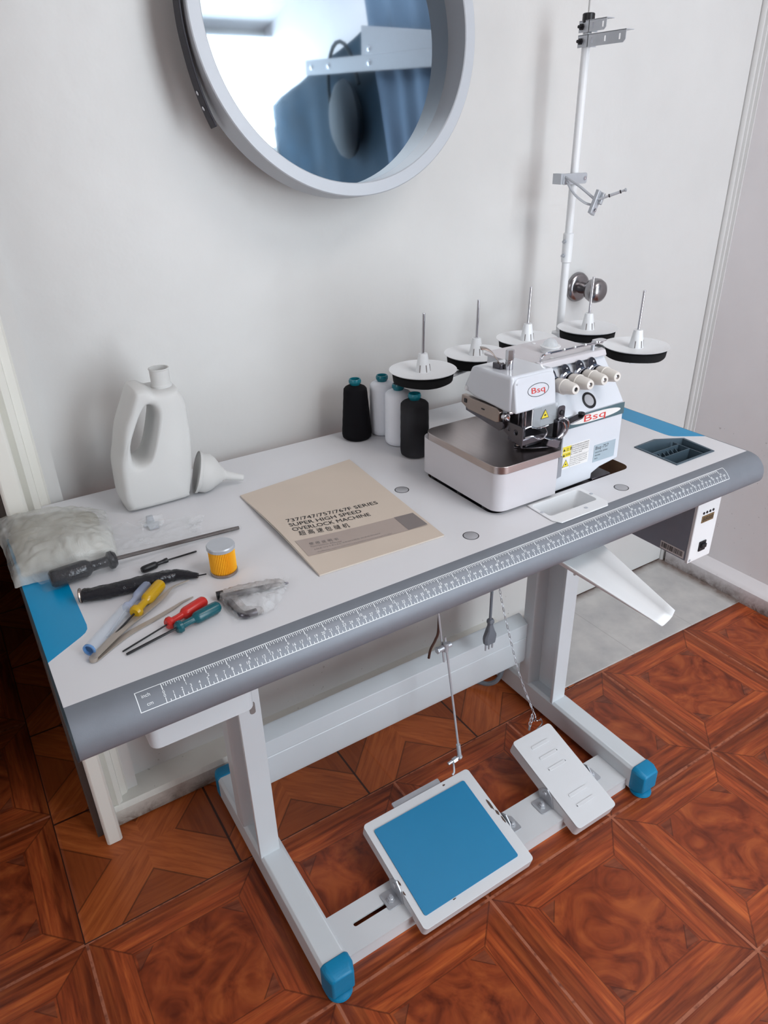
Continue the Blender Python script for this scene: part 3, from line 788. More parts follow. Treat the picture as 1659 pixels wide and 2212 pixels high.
prism(bm, [(.693, .0805, .7480), (.784, .0805, .7500), (.7845, .0805, .760), (.802, .0805, .7675), (.8465, .0805, .774), (.8435, .0805, .8775), (.707, .0805, .8775), (.705, .0805, .80)], (0, .19, 0))
obj('front_panel', bm, 'mach', mc_, bev=.0025, seg=3)
pa = [c for c in mc_.children if c.name.startswith('front_panel')][0]
bm = BM(); sec = [(.079, .8775), (.0945, .8985), (.1175, .926), (.1325, .944), (.139, .951), (.236, .951), (.268, .943), (.272, .8775)]
prism(bm, [(.697, a, b) for a, b in sec], (.1455, 0, 0)); obj('arm_casting', bm, 'mach', mc_, bev=.0035, seg=3)
bm = BM(); prism(bm, [(.690, a, b) for a, b in ((.1265, .9475), (.1305, .9565), (.139, .9585), (.146, .955), (.146, .948), (.138, .945))], (.150, 0, 0)); obj('top_lip', bm, 'machw', mc_, bev=.0015)
bm = BM(); plate(bm, rrect(.668, .838, .141, .246, .008), [], .9505, .9545); obj('top_plate', bm, 'machw', mc_, bev=.001)
# needle head
bm = BM(); prism(bm, [(.600, a, b) for a, b in ((.0955, .9605), (.190, .9565), (.211, .9125), (.175, .9065), (.107, .9030), (.0935, .9050))], (.0885, 0, 0)); obj('needle_head', bm, 'mach', mc_, bev=.005, seg=4)
bm = BM()
def ff(a, b): # point on the sloping front face cover
    return V((a, .0845 + (b - .905) * .17, b))
o_ = [ff(a, b) for a, b in rrect(.6035, .6880, .9045, .9575, .011, 5, (0, 0, 1, 1))]
prism(bm, o_, (0, .012, 0)); fc = obj('face_cover', bm, 'mach', mc_, bev=.003, seg=3)
bm = BM(); e0 = [ff(.6508 + .0218 * math.cos(t * 2 * PI / 40), .934 + .0102 * math.sin(t * 2 * PI / 40)) + V((0, -.0004, 0)) for t in range(40)]
e1 = [ff(.6508 + .0210 * math.cos(t * 2 * PI / 40), .934 + .0094 * math.sin(t * 2 * PI / 40)) + V((0, -.0004, 0)) for t in range(40)]
a = [bm.verts.new(p) for p in e0]; b = [bm.verts.new(p) for p in e1]
for i in range(40): bm.faces.new((a[i], a[(i + 1) % 40], b[(i + 1) % 40], b[i]))
obj('logo_oval', bm, 'ink', fc, smooth=False)
bm = BM(); put_text(bm, 'Bsq', lambda a, b: ff(.6508 + a, .9298 + b) + V((0, -.0005, 0)), w=.0275, h=.0088, align='C'); obj('logo_lettering', bm, 'red', fc, smooth=False)
for x, z in ((.609, .949),):
    bm = BM(); lathe(bm, [(.0018, 0), (.0014, .0005), (0, .0006)], ff(x, z), (0, -1, 0), 12); obj('cover_screw', bm, 'zinc', fc)
bm = BM(); lathe(bm, [(.0042, 0), (.0042, .0012), (.003, .0028), (0, .0034)], (.5998, .200, .9175), (-1, 0, 0), 16); obj('head_screw', bm, 'white_pl', mc_)
bm = BM(); prism(bm, [(.6990, .0800, .812), (.7075, .0800, .812), (.7075, .0800, .776), (.6960, .0800, .774)], (0, -.002, 0)); obj('side_filler', bm, 'wedge', mc_)
# lettering band
bm = BM(); Y = .0800
prism(bm, [(.706, Y, .857), (.8445, Y, .857), (.8440, Y, .8772), (.706, Y, .8772)], (0, -.0004, 0)); obj('name_band', bm, 'stripe', pa, smooth=False)
bm = BM(); prism(bm, [(.7745 + .0605 * math.cos(t * PI / 24), Y - .0004, .8672 + .0074 * math.sin(t * PI / 24)) for t in range(48)], (0, -.0003, 0)); obj('name_oval', bm, 'stick', pa, smooth=False)
bm = BM(); put_text(bm, 'Bsq', lambda a, b: V((.7740 + a, Y - .0009, .8622 + b)), w=.050, h=.0115, align='C'); obj('name_lettering', bm, 'red', pa, smooth=False)
# caution sticker
bm = BM(); T3 = lambda a, b: V((a, .0797, b))
def flat(bm, x0, x1, z0, z1, y=.0800, mi=0, d=.0003): prism(bm, [(x0, y, z0), (x1, y, z0), (x1, y, z1), (x0, y, z1)], (0, -d, 0), mi)
flat(bm, .7078, .7700, .7862, .8272, .0805, 0)
flat(bm, .7083, .7268, .8170, .8266, .0801, 1, .0001); flat(bm, .7083, .7268, .8078, .8160, .0801, 1, .0001)
def tri(bm, cx, cz, s, y, mi): prism(bm, [(cx - s, y, cz - s * .86), (cx + s, y, cz - s * .86), (cx, y, cz + s * .86)], (0, -.0001, 0), mi)
tri(bm, .7115, .8212, .0026, .0799, 2); tri(bm, .7115, .8116, .0026, .0799, 2)
put_text(bm, '注 意', lambda a, b: V((.7160 + a, .0798, .8190 + b)), h=.0042, mi=2); put_text(bm, 'CAUTION', lambda a, b: V((.7148 + a, .0798, .8100 + b)), w=.0112, h=.0036, mi=2)
tri(bm, .7176, .7965, .0078, .0801, 2); tri(bm, .7176, .7962, .0066, .0799, 1)
prism(bm, [(.7176 + .0018 * math.cos(i), .0797, .7945 + .0014 * math.sin(i)) for i in range(6)], (0, -.0001, 0), 2)
for i, s in enumerate(('操作机器前请先详细阅读', '说明书并取得足够的训练', '请勿拆除安全装置运转时', '手指和头发勿靠近转动', '部, 以免受伤, 断电后')): put_text(bm, s, lambda a, b: V((.7285 + a, .0801, .8236 - i * .0037 + b)), w=.0395 - (i == 4) * .014, h=.0019, mi=2)
for i, s in enumerate(('Read the book before operation', 'Keep fingers away from needle', 'Turn off power before cleaning', 'threading, or changing parts,', 'and after each use.')): put_text(bm, s, lambda a, b: V((.7285 + a, .0801, .8025 - i * .0034 + b)), w=.0385 - (i == 4) * .014, h=.0018, mi=2)
flat(bm, .7272, .7275, .7866, .8268, .0801, 2, .0001); flat(bm, .7280, .7696, .8053, .8055, .0801, 2, .0001)
obj('caution_sticker', bm, ['stick', 'yellow', 'ink'], pa, smooth=False)
bm = BM(); flat(bm, .7828, .8345, .7808, .8122, .0805, 0, .0005)
put_text(bm, 'Bsq–757', lambda a, b: V((.7865 + a, .0799, .8032 + b)), w=.031, h=.0060, mi=1)
for i, s in enumerate(('INDUSTRIAL SEWING', 'MACHINE', 'NO.')): put_text(bm, s, lambda a, b: V((.7865 + a, .0799, .7967 - i * .0056 + b)), w=(.030, .013, .008)[i], h=.0026, mi=1)
obj('model_plate', bm, ['plate', 'ink'], pa, smooth=False)
# oil gauge
def slope(x, s, d=0): # s 0..1 up the sloping front of the arm
    p = V((x, .079, .8775)).lerp(V((x, .1325, .944)), s); return p + V((0, -.779, .627)) * d
gn_ = V((0, -.779, .627)); gc = slope(.7675, .22)
bm = BM(); lathe(bm, [(.0140, -.002), (.0140, .0016), (.0105, .0022), (.0100, .0010), (0, .0010)], gc, gn_, 36); gg = obj('oil_gauge', bm, 'blk', mc_)
bm = BM(); lathe(bm, [(.0098, .0006), (.0096, .0014), (0, .0014)], gc, gn_, 32); obj('gauge_window', bm, 'brass', gg)
# tension knobs
kd = V((-.06, -1, .10)).normalized()
for i, (x, z) in enumerate(((.7070, .9255), (.7385, .9270), (.7700, .9285), (.7990, .9285))):
    b0 = V((x, .1150, z)); a_, b2_, d_ = frame_of(kd)
    bm = BM(); lathe(bm, [(.004, -.006), (.0128, -.004), (.0136, .002), (.009, .004), (.008, .006), (.0124, .007), (.0124, .009), (.007, .010), (.007, .012), (.0120, .012)], b0, kd, 28)
    kn = obj('tension_knob', bm, 'chrome', mc_)
    bm = BM(); lathe(bm, [(.0105, .012), (.0116, .013), (.0118, .0255), (.0126, .0265), (.0126, .0285), (.0115, .0295), (.0086, .0500), (.0072, .0530), (.0036, .0535), (.0034, .0490), (0, .0490)], b0, kd, 28); obj('knob_cap', bm, 'knob', kn)
    bm = BM(); lathe(bm, [(.0038, .048), (.0038, .0512), (.0020, .0522), (0, .0522)], b0, kd, 14); obj('knob_screw', bm, 'chrome' if i else 'blk', kn)
    bm = BM(); plate(bm, circ(0, 0, .0085, 20, .011), [], 0, .0012, T=Matrix.Translation((x + .001, .1205, z + .0125)) @ Matrix.Rotation(math.radians(62), 4, 'X')); obj('thread_tab', bm, 'dsteel', kn)
    bm = BM(); lathe(bm, [(.0016, 0), (.0016, .001), (0, .0018)], (x, .1178, z + .0175), (0, -.6, .8), 10); obj('tab_eyelet', bm, 'chrome', kn)
for x in (.7560, .7865):
    bm = BM(); lathe(bm, [(.0028, -.001), (.0028, .002), (.0012, .004), (0, .004)], slope(x, .50), gn_, 14); obj('small_guide', bm, 'zinc', mc_)
# oil sight dome
bm = BM(); lathe(bm, [(.0165, 0), (.0165, .003), (.0145, .0045), (.0145, .008), (.0175, .0088), (.0170, .0100), (.0122, .0105)], (.762, .182, .9545), (0, 0, 1), 32); sg = obj('oil_sight', bm, 'white_pl', mc_)
bm = BM(); lathe(bm, [(.0125, .0095)] + [(.0125 * math.cos(t * PI / 16), .010 + .0125 * math.sin(t * PI / 16)) for t in range(1, 9)], (.762, .182, .9545), (0, 0, 1), 28); obj('sight_dome', bm, 'clear', sg)
# chrome thread rail
bm = BM(); pth = smooth_path([(.699, .137, .9565), (.699, .136, .966), (.704, .134, .9705), (.714, .133, .9710)], 5)
tube(bm, pth, .0026, 10); tube(bm, [(.714, .133, .971), (.830, .133, .9700)], .0022, 10)
box(bm, .713, .830, .1285, .1372, .9695, .9709); rl = obj('thread_rail', bm, 'chrome', mc_)
bm = BM(); plate(bm, rrect(.818, .842, .1295, .146, .006), [], .9712, .9726); obj('rail_plate', bm, 'chrome', rl)
bm = BM(); cyl(bm, (.815, .137, .956), (.815, .137, .972), .0032); obj('rail_post', bm, 'zinc', rl)
for x in (.741, .765, .789, .815):
    bm = BM(); lathe(bm, [(.0022, -.002), (.0024, .001), (.0016, .003), (0, .0034)], (x, .131, .9712), (0, -.7, .7), 12); obj('rail_eyelet', bm, 'white_pl', rl)
for x, y in ((.775, .236), (.700, .205), (.735, .150)):
    bm = BM(); lathe(bm, [(.0035, 0), (.0032, .001), (0, .0014)], (x, y, .9545), (0, 0, 1), 14); obj('lid_screw', bm, 'white_pl', mc_)
# foot lifter post and needle thread lever
bm = BM(); lathe(bm, [(.0062, -.004), (.0062, .014), (.0052, .015)], (.629, .134, .9585), (0, 0, 1), 20); lathe(bm, [(.0050, .014), (.0068, .016), (.0068, .030), (.0062, .0315), (0, .0315)], (.629, .134, .9585), (0, 0, 1), 6); obj('pressure_screw', bm, 'chrome', mc_, ang=20)
bm = BM(); box(bm, .6175, .6265, .140, .160, .957, .9665); cyl(bm, (.616, .146, .9630), (.628, .146, .9630), .0042); lb = obj('lever_block', bm, 'dsteel', mc_, bev=.001)
bm = BM(); g = []
for p, wd in zip(smooth_path([(.625, .152, .965), (.620, .156, .974), (.614, .160, .983), (.607, .165, .988), (.600, .170, .989)], 4), [.0042 + .0003 * i for i in range(17)]):
    g.append([bm.verts.new(p + V((.55, .83, 0)) * wd), bm.verts.new(p - V((.55, .83, 0)) * wd)])
for A, B in zip(g, g[1:]): bm.faces.new((A[0], A[1], B[1], B[0]))
obj('take_up_lever', bm, 'tan', mc_, solid=.0012)
# presser group
bm = BM(); prism(bm, [(.598, a, b) for a, b in ((.210, .9045), (.211, .8905), (.192, .8825), (.122, .8815), (.117, .884), (.116, .9005), (.124, .9045))], (.009, 0, 0)); pr = obj('presser_arm', bm, 'tan', mc_, bev=.0012)
bm = BM(); plate(bm, rrect(-.203, -.196, .893, .900, .001), [], 0, .0005, T=Matrix(((0, 0, 1, .5975), (-1, 0, 0, 0), (0, 1, 0, 0), (0, 0, 0, 1)))); obj('arm_slot', bm, 'blk', pr); bm = BM(); plate(bm, rrect(-.159, -.151, .8935, .8955, .0008), [], 0, .0005, T=Matrix(((0, 0, 1, .5975), (-1, 0, 0, 0), (0, 1, 0, 0), (0, 0, 0, 1)))); obj('arm_slot', bm, 'blk', pr)
bm = BM(); prism(bm, [(.603, a, b) for a, b in ((.205, .884), (.204, .878), (.120, .868), (.112, .874), (.112, .884))], (.006, 0, 0)); obj('presser_bar', bm, 'dsteel', mc_)
bm = BM(); cyl(bm, (.606, .113, .893), (.6055, .106, .893), .006, .006); cyl(bm, (.6055, .106, .893), (.605, .103, .893), .0045, .003); obj('hinge_screw', bm, 'chrome', mc_)
bm = BM(); ho = [circ(-.104, .8755, .0042, 14), circ(-.088, .8735, .0046, 16)]
plate(bm, [(-.116, .886), (-.116, .868), (-.098, .860), (-.073, .853), (-.072, .884), (-.080, .886)], ho, 0, .0022, T=Matrix(((0, 0, 1, .609), (-1, 0, 0, 0), (0, 1, 0, 0), (0, 0, 0, 1)))); obj('foot_linkage', bm, 'dsteel', mc_, bev=.0005)
bm = BM(); box(bm, .650, .692, .118, .150, .834, .906); obj('needle_housing', bm, 'dsteel', mc_, bev=.002)
bm = BM(); box(bm, .622, .634, .098, .118, .860, .906); box(bm, .6245, .6285, .092, .10, .870, .905); obj('needle_clamp', bm, 'dsteel', mc_, bev=.0012)
for x in (.636, .642):
    bm = BM(); cyl(bm, (x, .104, .906), (x, .104, .865), .0022); cyl(bm, (x, .104, .865), (x, .104, .840), .0007, .0003); obj('needle', bm, 'chrome', mc_)
bm = BM(); cyl(bm, (.613, .112, .899), (.619, .110, .899), .0055); obj('chrome_boss', bm, 'chrome', mc_)
bm = BM(); box(bm, .614, .664, .078, .112, .852, .8635); box(bm, .636, .672, .092, .118, .840, .853); obj('foot_block', bm, 'dsteel', mc_, bev=.002)
bm = BM(); prism(bm, [(.630, .113, .8345), (.634, .106, .8345), (.668, .085, .8345), (.690, .072, .8345), (.700, .082, .8345), (.700, .120, .8345), (.650, .130, .8345)], (0, 0, .0018)); obj('throat_plate', bm, 'dsteel', mc_, bev=.0004)
bm = BM(); plate(bm, [(-.004, -.010), (.012, -.012), (.040, -.009), (.040, .004), (.010, .008), (-.004, .006)], [], 0, .0025, T=Matrix.Translation((.640, .103, .8375)) @ Matrix.Rotation(math.radians(-30), 4, 'Z')); obj('presser_foot', bm, 'dsteel', mc_, bev=.0008)
for x, y in ((.6345, .108), (.6425, .106)):
    bm = BM(); lathe(bm, [(.0036, 0), (.0034, .0016), (.001, .0018), (0, .0012)], (x, y, .8395), (0, 0, 1), 14); obj('foot_screw', bm, 'tan', mc_)
bm = BM(); tube(bm, smooth_path([(.613, .072, .884), (.622, .070, .886), (.632, .068, .882), (.644, .069, .880), (.654, .072, .878)], 4), .0013, 8); obj('loop_guard', bm, 'chrome', mc_)
bm = BM(); tube(bm, smooth_path([(.614, .072, .868), (.626, .068, .870), (.636, .066, .864), (.648, .067, .862), (.658, .070, .868), (.656, .073, .877)], 4), .0013, 8); obj('loop_guard', bm, 'chrome', mc_)
bm = BM(); tube(bm, smooth_path([(.655, .072, .860), (.667, .070, .855), (.680, .070, .853), (.690, .069, .858), (.695, .068, .868), (.690, .069, .879)], 4), .0018, 8); tube(bm, smooth_path([(.683, .072, .884), (.690, .068, .886), (.698, .067, .880), (.700, .067, .868), (.696, .068, .858), (.688, .070, .852)], 4), .002, 8); obj('thread_hook', bm, 'chrome', mc_)
bm = BM(); box(bm, .684, .700, .0735, .084, .850, .880); obj('hook_plate', bm, 'dsteel', mc_, bev=.001)
T = Matrix.Translation((.6745, .074, .8465)) @ Matrix.Rotation(math.radians(-18), 4, 'Z') @ Matrix.Rotation(math.radians(20), 4, 'Y')
bm = BM(); box(bm, -.011, .011, -.006, .006, -.0065, .0075, T=T); obj('knife_block', bm, 'dsteel', mc_, bev=.001)
# clear eye guard with yellow warning triangle
bm = BM(); plate(bm, rrect(.638, .690, .8745, .908, .004), [], 0, .0012, T=Matrix(((1, 0, 0, 0), (0, 0, -1, .0835), (0, 1, 0, 0), (0, 0, 0, 1)))); eg = obj('eye_guard', bm, mat('clear_guard_plastic', (222, 230, 236), .05, 0, .02, alpha=.28), mc_, bev=.0003)
bm = BM(); tube(bm, smooth_path([(.6365, .083, .906), (.6365, .0825, .880), (.641, .0825, .8755), (.655, .082, .8725), (.672, .082, .8735)], 4), .0009, 8); obj('guard_rim', bm, 'white_pl', eg)
bm = BM(); tri(bm, .6625, .8945, .0088, .0820, 1); tri(bm, .6625, .8942, .0074, .0818, 0); prism(bm, [(.6625 + .0024 * math.cos(i), .0815, .8925 + .0014 * math.sin(i)) for i in range(6)], (0, -.0001, 0), 1)
obj('warning_triangle', bm, ['yellow', 'ink'], eg, smooth=False)
# bracket with the long guide to the right
bm = BM(); plate(bm, rrect(.6880, .7020, .874, .9015, .004), [], 0, .002, T=Matrix(((1, 0, 0, 0), (0, 0, -1, .0805), (0, 1, 0, 0), (0, 0, 0, 1)))); bk = obj('guide_bracket', bm, 'dsteel', mc_, bev=.0006)
bm = BM(); lathe(bm, [(.0045, 0), (.0042, .002), (.0015, .0025), (0, .0016)], (.6950, .0785, .8905), (0, -1, 0), 16); obj('bracket_screw', bm, 'blk', bk)
bm = BM(); prism(bm, [(.697, .078, .8715), (.703, .066, .8715), (.727, .063, .8775), (.7375, .067, .8815), (.7345, .076, .8815)], (0, 0, .0018)); obj('guide_arm', bm, 'dsteel', bk, bev=.0006)
bm = BM(); lathe(bm, [(.0052, 0), (.0052, .0026), (.0015, .003), (0, .002)], (.7300, .0695, .8832), (0, 0, 1), 14); obj('arm_screw', bm, 'blk', bk)

# ================================================================== THREAD STAND
ts = thing('thread_stand', (1.067, .46, .75), 'tall white pole stand carrying five empty spool discs behind the machine', 'thread stand')
px_, py_ = 1.067, .46
bm = BM(); cyl(bm, (px_, py_, .712), (px_, py_, 1.05), .0082, n=24); obj('lower_pole', bm, 'white_pl', ts)
bm = BM(); cyl(bm, (px_, py_, 1.05), (px_, py_, 1.458), .0080, n=24); obj('upper_pole', bm, 'white_pl', ts)
bm = BM(); lathe(bm, [(.0082, 0), (.0108, .002), (.0108, .058), (.0082, .060)], (px_, py_, 1.033), (0, 0, 1), 24); cs = obj('joint_sleeve', bm, 'white_pl', ts)
for z in (1.049, 1.077):
    bm = BM(); cyl(bm, (px_ - .010, py_ - .003, z), (px_ - .020, py_ - .006, z), .0028); cyl(bm, (px_ - .013, py_ - .004, z), (px_ - .016, py_ - .005, z), .0045, n=6); obj('sleeve_bolt', bm, 'zinc', cs)
bm = BM(); lathe(bm, [(.0095, 0), (.0112, .0015), (.0112, .0150), (.0095, .0165), (0, .0165)], (px_, py_, 1.4555), (0, 0, 1), 24); obj('pole_cap', bm, 'blk', ts)
bm = BM(); lathe(bm, [(.0082, 0), (.0150, .001), (.0150, .012), (.0082, .014)], (px_, py_, .750), (0, 0, 1), 24); obj('table_flange', bm, 'zinc', ts)
Tyz = lambda x: Matrix(((0, 0, 1, x), (-1, 0, 0, 0), (0, 1, 0, 0), (0, 0, 0, 1)))
def top_arm(z0, z1, yend, holes):
    bm = BM(); hs = [rrect(h - .0022, h + .0022, (z0 + z1) / 2 - .0045, (z0 + z1) / 2 + .0045, .0008) for h in holes]
    plate(bm, [(-py_ - .012, z0), (-yend - .005, z0), (-yend, z0 + .005), (-yend, z1), (-py_ - .012, z1)], hs, 0, .0012, T=Tyz(px_ - .0105))
    box(bm, px_ - .0105, px_ + .010, yend, py_ + .012, z1 - .0006, z1 + .0006)
    prism(bm, [(px_ - .0105, py_ - .012, z0), (px_ - .0105, py_ - .0135, z0), (px_ + .012, py_ - .0135, z0), (px_ + .012, py_ - .012, z0)], (0, 0, z1 - z0))
    o = obj('top_thread_guide', bm, 'zinc', ts)
    bm = BM(); zc = (z0 + z1) / 2; cyl(bm, (px_ - .0105, py_ + .004, zc), (px_ - .020, py_ + .004, zc), .0026); cyl(bm, (px_ - .0105, py_ + .004, zc), (px_ - .014, py_ + .004, zc), .0055, n=6); obj('clamp_bolt', bm, 'blk', o)
top_arm(1.418, 1.4375, .358, (-.437, -.406, -.372)); top_arm(1.4415, 1.4595, .406, (-.437, -.414))
# middle guide
bm = BM(); plate(bm, rrect(1.026, 1.092, 1.186, 1.206, .004), [], 0, .003, T=Matrix(((1, 0, 0, 0), (0, 0, -1, py_ - .009), (0, 1, 0, 0), (0, 0, 0, 1)))); box(bm, 1.026, 1.092, py_ + .009, py_ + .012, 1.187, 1.205); box(bm, 1.0205, 1.031, py_ - .011, py_ + .012, 1.187, 1.2065); mg = obj('pole_clamp', bm, 'zinc', ts, bev=.001)
bm = BM(); lathe(bm, [(.0040, 0), (.0036, .002), (.001, .0022), (0, .001)], (1.0855, py_ - .012, 1.196), (0, -1, 0), 14); obj('clamp_screw', bm, 'chrome', mg)
ge = V((1.0555, .385, 1.157))
bm = BM(); tube(bm, smooth_path([(1.032, .448, 1.200), (1.042, .420, 1.185), tuple(ge + V((0, .006, .006)))], 6), .0027, 8); tube(bm, smooth_path([(1.034, .445, 1.192), (1.034, .425, 1.172), (1.042, .402, 1.156), tuple(ge + V((-.002, .004, -.006)))], 6), .0030, 8, flat=.7); obj('guide_stem', bm, 'zinc', ts)
Tq = Matrix.Translation(ge) @ Matrix.Rotation(math.radians(24), 4, 'Y') @ Matrix.Rotation(math.radians(12), 4, 'Z')
bm = BM(); box(bm, -.0085, .0085, -.004, .004, -.024, .021, T=Tq); box(bm, .002, .0095, -.010, -.004, -.002, .020, T=Tq); obj('guide_clamp', bm, 'zinc', ts, bev=.0012)
bm = BM(); p = Tq @ V((0, -.004, -.015)); lathe(bm, [(.0042, 0), (.0036, .0026), (.001, .003), (0, .002)], p, (0, -1, 0), 14); obj('clamp_screw', bm, 'chrome', ts)
g0, g1 = ge + V((.002, -.004, .004)), V((1.0885, .345, 1.178))
bm = BM(); tube(bm, [g0, g1], .0022, 10); lathe(bm, [(0, -.001), (.0034, 0), (.0034, .003), (0, .0045)], g1, g1 - g0, 14); tube(bm, [g0.lerp(g1, .40), g0.lerp(g1, .88)], .0028, 10); obj('eyelet_rod', bm, 'zinc', ts)
for t in (.42, .84):
    bm = BM(); lathe(bm, [(.0034, -.0008), (.0034, .0012)], g0.lerp(g1, t), g1 - g0, 12); obj('rod_ring', bm, 'blk', ts)
# five discs
D = [(.639, .379, .893), (.787, .407, .893), (.924, .411, .900), (1.060, .374, .909), (1.032, .222, .908)]
zb = .868
bm = BM(); tube(bm, smooth_path([(.640, .380, zb - .004), (.787, .415, zb - .002), (.924, .426, zb), (px_, py_ - .012, zb + .002)], 8), .0075, 10, flat=.5); tube(bm, smooth_path([(px_ + .008, py_ - .01, zb), (1.083, .36, zb + .006), (1.034, .224, zb + .010)], 8), .0075, 10, flat=.5); lathe(bm, [(.0085, -.016), (.017, -.015), (.017, .018), (.0085, .020)], (px_, py_, zb), (0, 0, 1), 24); obj('support_arm', bm, 'white_pl', ts)
for i, (x, y, z) in enumerate(D):
    bm = BM(); lathe(bm, [(0, -.0006), (.020, -.0006), (.060, .0028), (.0625, .0042), (.0630, .0052), (.0615, .0052), (.058, .0042), (.020, .0012), (0, .0012)], (x, y, z), (0, 0, 1), 64); dk = obj('spool_disc', bm, 'white_pl', ts, ang=60)
    bm = BM(); lathe(bm, [(.0142, .001), (.0125, .010), (.0088, .032), (.0082, .0345), (0, .0345)], (x, y, z), (0, 0, 1), 28); cn = obj('centring_cone', bm, 'white_pl', dk)
    bm = BM()
    for k in range(3):
        a = math.radians(-150 + 55 * k); q = V((x + .0136 * math.cos(a), y + .0136 * math.sin(a), z + .002)); q2 = V((x + .0118 * math.cos(a), y + .0118 * math.sin(a), z + .015)); tube(bm, [q, q2], .0010, 6)
    obj('cone_slot', bm, 'inkgrey', cn)
    bm = BM(); cyl(bm, (x, y, z + .03), (x + .0015, y, z + .1065), .0026, n=14); lathe(bm, [(.0026, 0), (.0024, .001), (0, .0018)], (x + .0015, y, z + .1065), (0, 0, 1), 14); obj('spool_pin', bm, 'chrome', ts)
    bm = BM(); r = .0575; cxs = 44; A = []; B = []
    for k in range(cxs):
        a = 2 * PI * k / cxs; w_ = 1 + .025 * noise.noise((math.cos(a) * 1.5 + i, math.sin(a) * 1.5, i)); sag = .004 * noise.noise((math.cos(a) + i * 3, math.sin(a), 5))
        A.append((x + r * w_ * math.cos(a), y + r * w_ * math.sin(a), z - .0005)); B.append((x + r * w_ * .97 * math.cos(a), y + r * w_ * .97 * math.sin(a), z - .0165 + sag))
    va = [bm.verts.new(p) for p in A]; vb = [bm.verts.new(p) for p in B]
    for k in range(cxs): bm.faces.new((va[k], va[(k + 1) % cxs], vb[(k + 1) % cxs], vb[k]))
    bm.faces.new(va); bm.faces.new(vb[::-1]); obj('foam_pad', bm, 'foam', dk, bev=.002)

# ================================================================== THREAD CONES
def cone(x, y, h, r0, r1, m, label, wrap=False, grp=None):
    t = thing('thread_cone', (x, y, TZ), label, 'thread cone', grp)
    bm = BM(); pf = [(.0, .0006), (r0 - .005, .0006), (r0 - .001, .004), (r0, .010)]
    for k in range(11):
        f = k / 10; pf.append((r0 + (r1 - r0) * f + .0003 * (k % 2), .010 + (h - .018) * f))
    pf += [(r1 - .003, h - .0045), (r1 - .010, h - .001), (.010, h)]
    lathe(bm, pf, (x, y, TZ), (0, 0, 1), 48); obj('thread_winding', bm, m, t, ang=60)
    bm = BM(); lathe(bm, [(.0085, h - .004), (.0095, h + .001), (.0118, h + .004), (.0122, h + .008), (.0108, h + .0115), (.0088, h + .0115), (.0080, h + .004), (.0078, h - .03), (0, h - .03)], (x, y, TZ), (0, 0, 1), 32); obj('cone_core', bm, 'teal', t, ang=60)
    if wrap:
        bm = BM(); R = r0 + .0012; n = 40; rings = []
        for k, (rr, hh) in enumerate(((R, .002), (R, .03), (R * .99, .07), (R * .98, h - .014), (R * .86, h - .002), (.016, h + .004))):
            rings.append([bm.verts.new((x + rr * (1 + .02 * noise.noise((i * .4, hh * 30, 0))) * math.cos(2 * PI * i / n), y + rr * (1 + .02 * noise.noise((i * .4, hh * 30, 2))) * math.sin(2 * PI * i / n), TZ + hh)) for i in range(n)])
        for A, B in zip(rings, rings[1:]):
            for i in range(n): bm.faces.new((A[i], A[(i + 1) % n], B[(i + 1) % n], B[i]))
        obj('clear_wrap', bm, film('cone_wrap_film', (215, 220, 228), .05, .08, 30), t)
    return t
cone(.5505, .4800, .1090, .0295, .0225, 'threadk', 'bare black thread cone, leftmost of the row, tapering to the top')
cone(.6070, .4720, .1080, .0262, .0245, 'threadw', 'white thread cone at the back, between the black cone and the machine')
cone(.6035, .4090, .1080, .0268, .0250, 'threadw', 'white thread cone in front of the other white one')
cone(.5960, .3440, .1080, .0268, .0255, 'threadk', 'black thread cone in clear wrap touching the machine cover', True)

# ================================================================== CONTROL BOX, CORDS, LINKS
cb = thing('motor_control_box', (1.02, .15, .54), 'grey and white motor control box hanging under the right end of the table', 'control box')
bm = BM(); plate(bm, [(.992, .006), (1.055, .006), (1.055, .300), (.992, .300)], [], .547, .709); obj('case', bm, 'ctrl', cb, bev=.002)
bm = BM(); box(bm, .990, 1.057, -.001, .006, .5445, .709); fp = obj('face_plate', bm, 'white_pl', cb, bev=.0015)
for k in range(4):
    bm = BM(); lathe(bm, [(.0028, 0), (.0026, .001), (0, .0013)], (1.0105 + k * .0092, -.001, .6485), (0, -1, 0), 14); obj('push_button', bm, 'blk', fp)
bm = BM(); flat(bm, 1.0075, 1.0425, .6280, .6425, -.001, 0, .0008)
put_text(bm, '8888', lambda a, b: V((1.0100 + a, -.0020, .6308 + b)), w=.030, h=.0090, mi=1); obj('display', bm, ['lcd', 'ink'], fp, smooth=False)
bm = BM(); box(bm, 1.0155, 1.0345, -.0035, -.001, .5640, .5850); box(bm, 1.0185, 1.0315, -.0075, -.0035, .572, .5805); obj('rocker_switch', bm, 'blk', fp, bev=.0008)
bm = BM(); lathe(bm, [(.0028, 0), (.0026, .0008), (.001, .0009), (0, .0002)], (.9955, -.001, .5505), (0, -1, 0), 14); obj('plate_screw', bm, 'zinc', fp)
bm = BM(); X0 = .9915
prism(bm, [(X0, .010, .5500), (X0, .064, .5500), (X0, .064, .5665), (X0, .010, .5665)], (-.0003, 0, 0), 0)
random.seed(3); yy = .0625
while yy > .0135:
    w_ = random.choice((.0004, .0007, .0011)); prism(bm, [(X0 - .0004, yy, .5530), (X0 - .0004, yy - w_, .5530), (X0 - .0004, yy - w_, .5640), (X0 - .0004, yy, .5640)], (-.0001, 0, 0), 1); yy -= w_ + random.choice((.0004, .0008, .0011))
obj('barcode_label', bm, ['stick', 'ink'], cb, smooth=False)

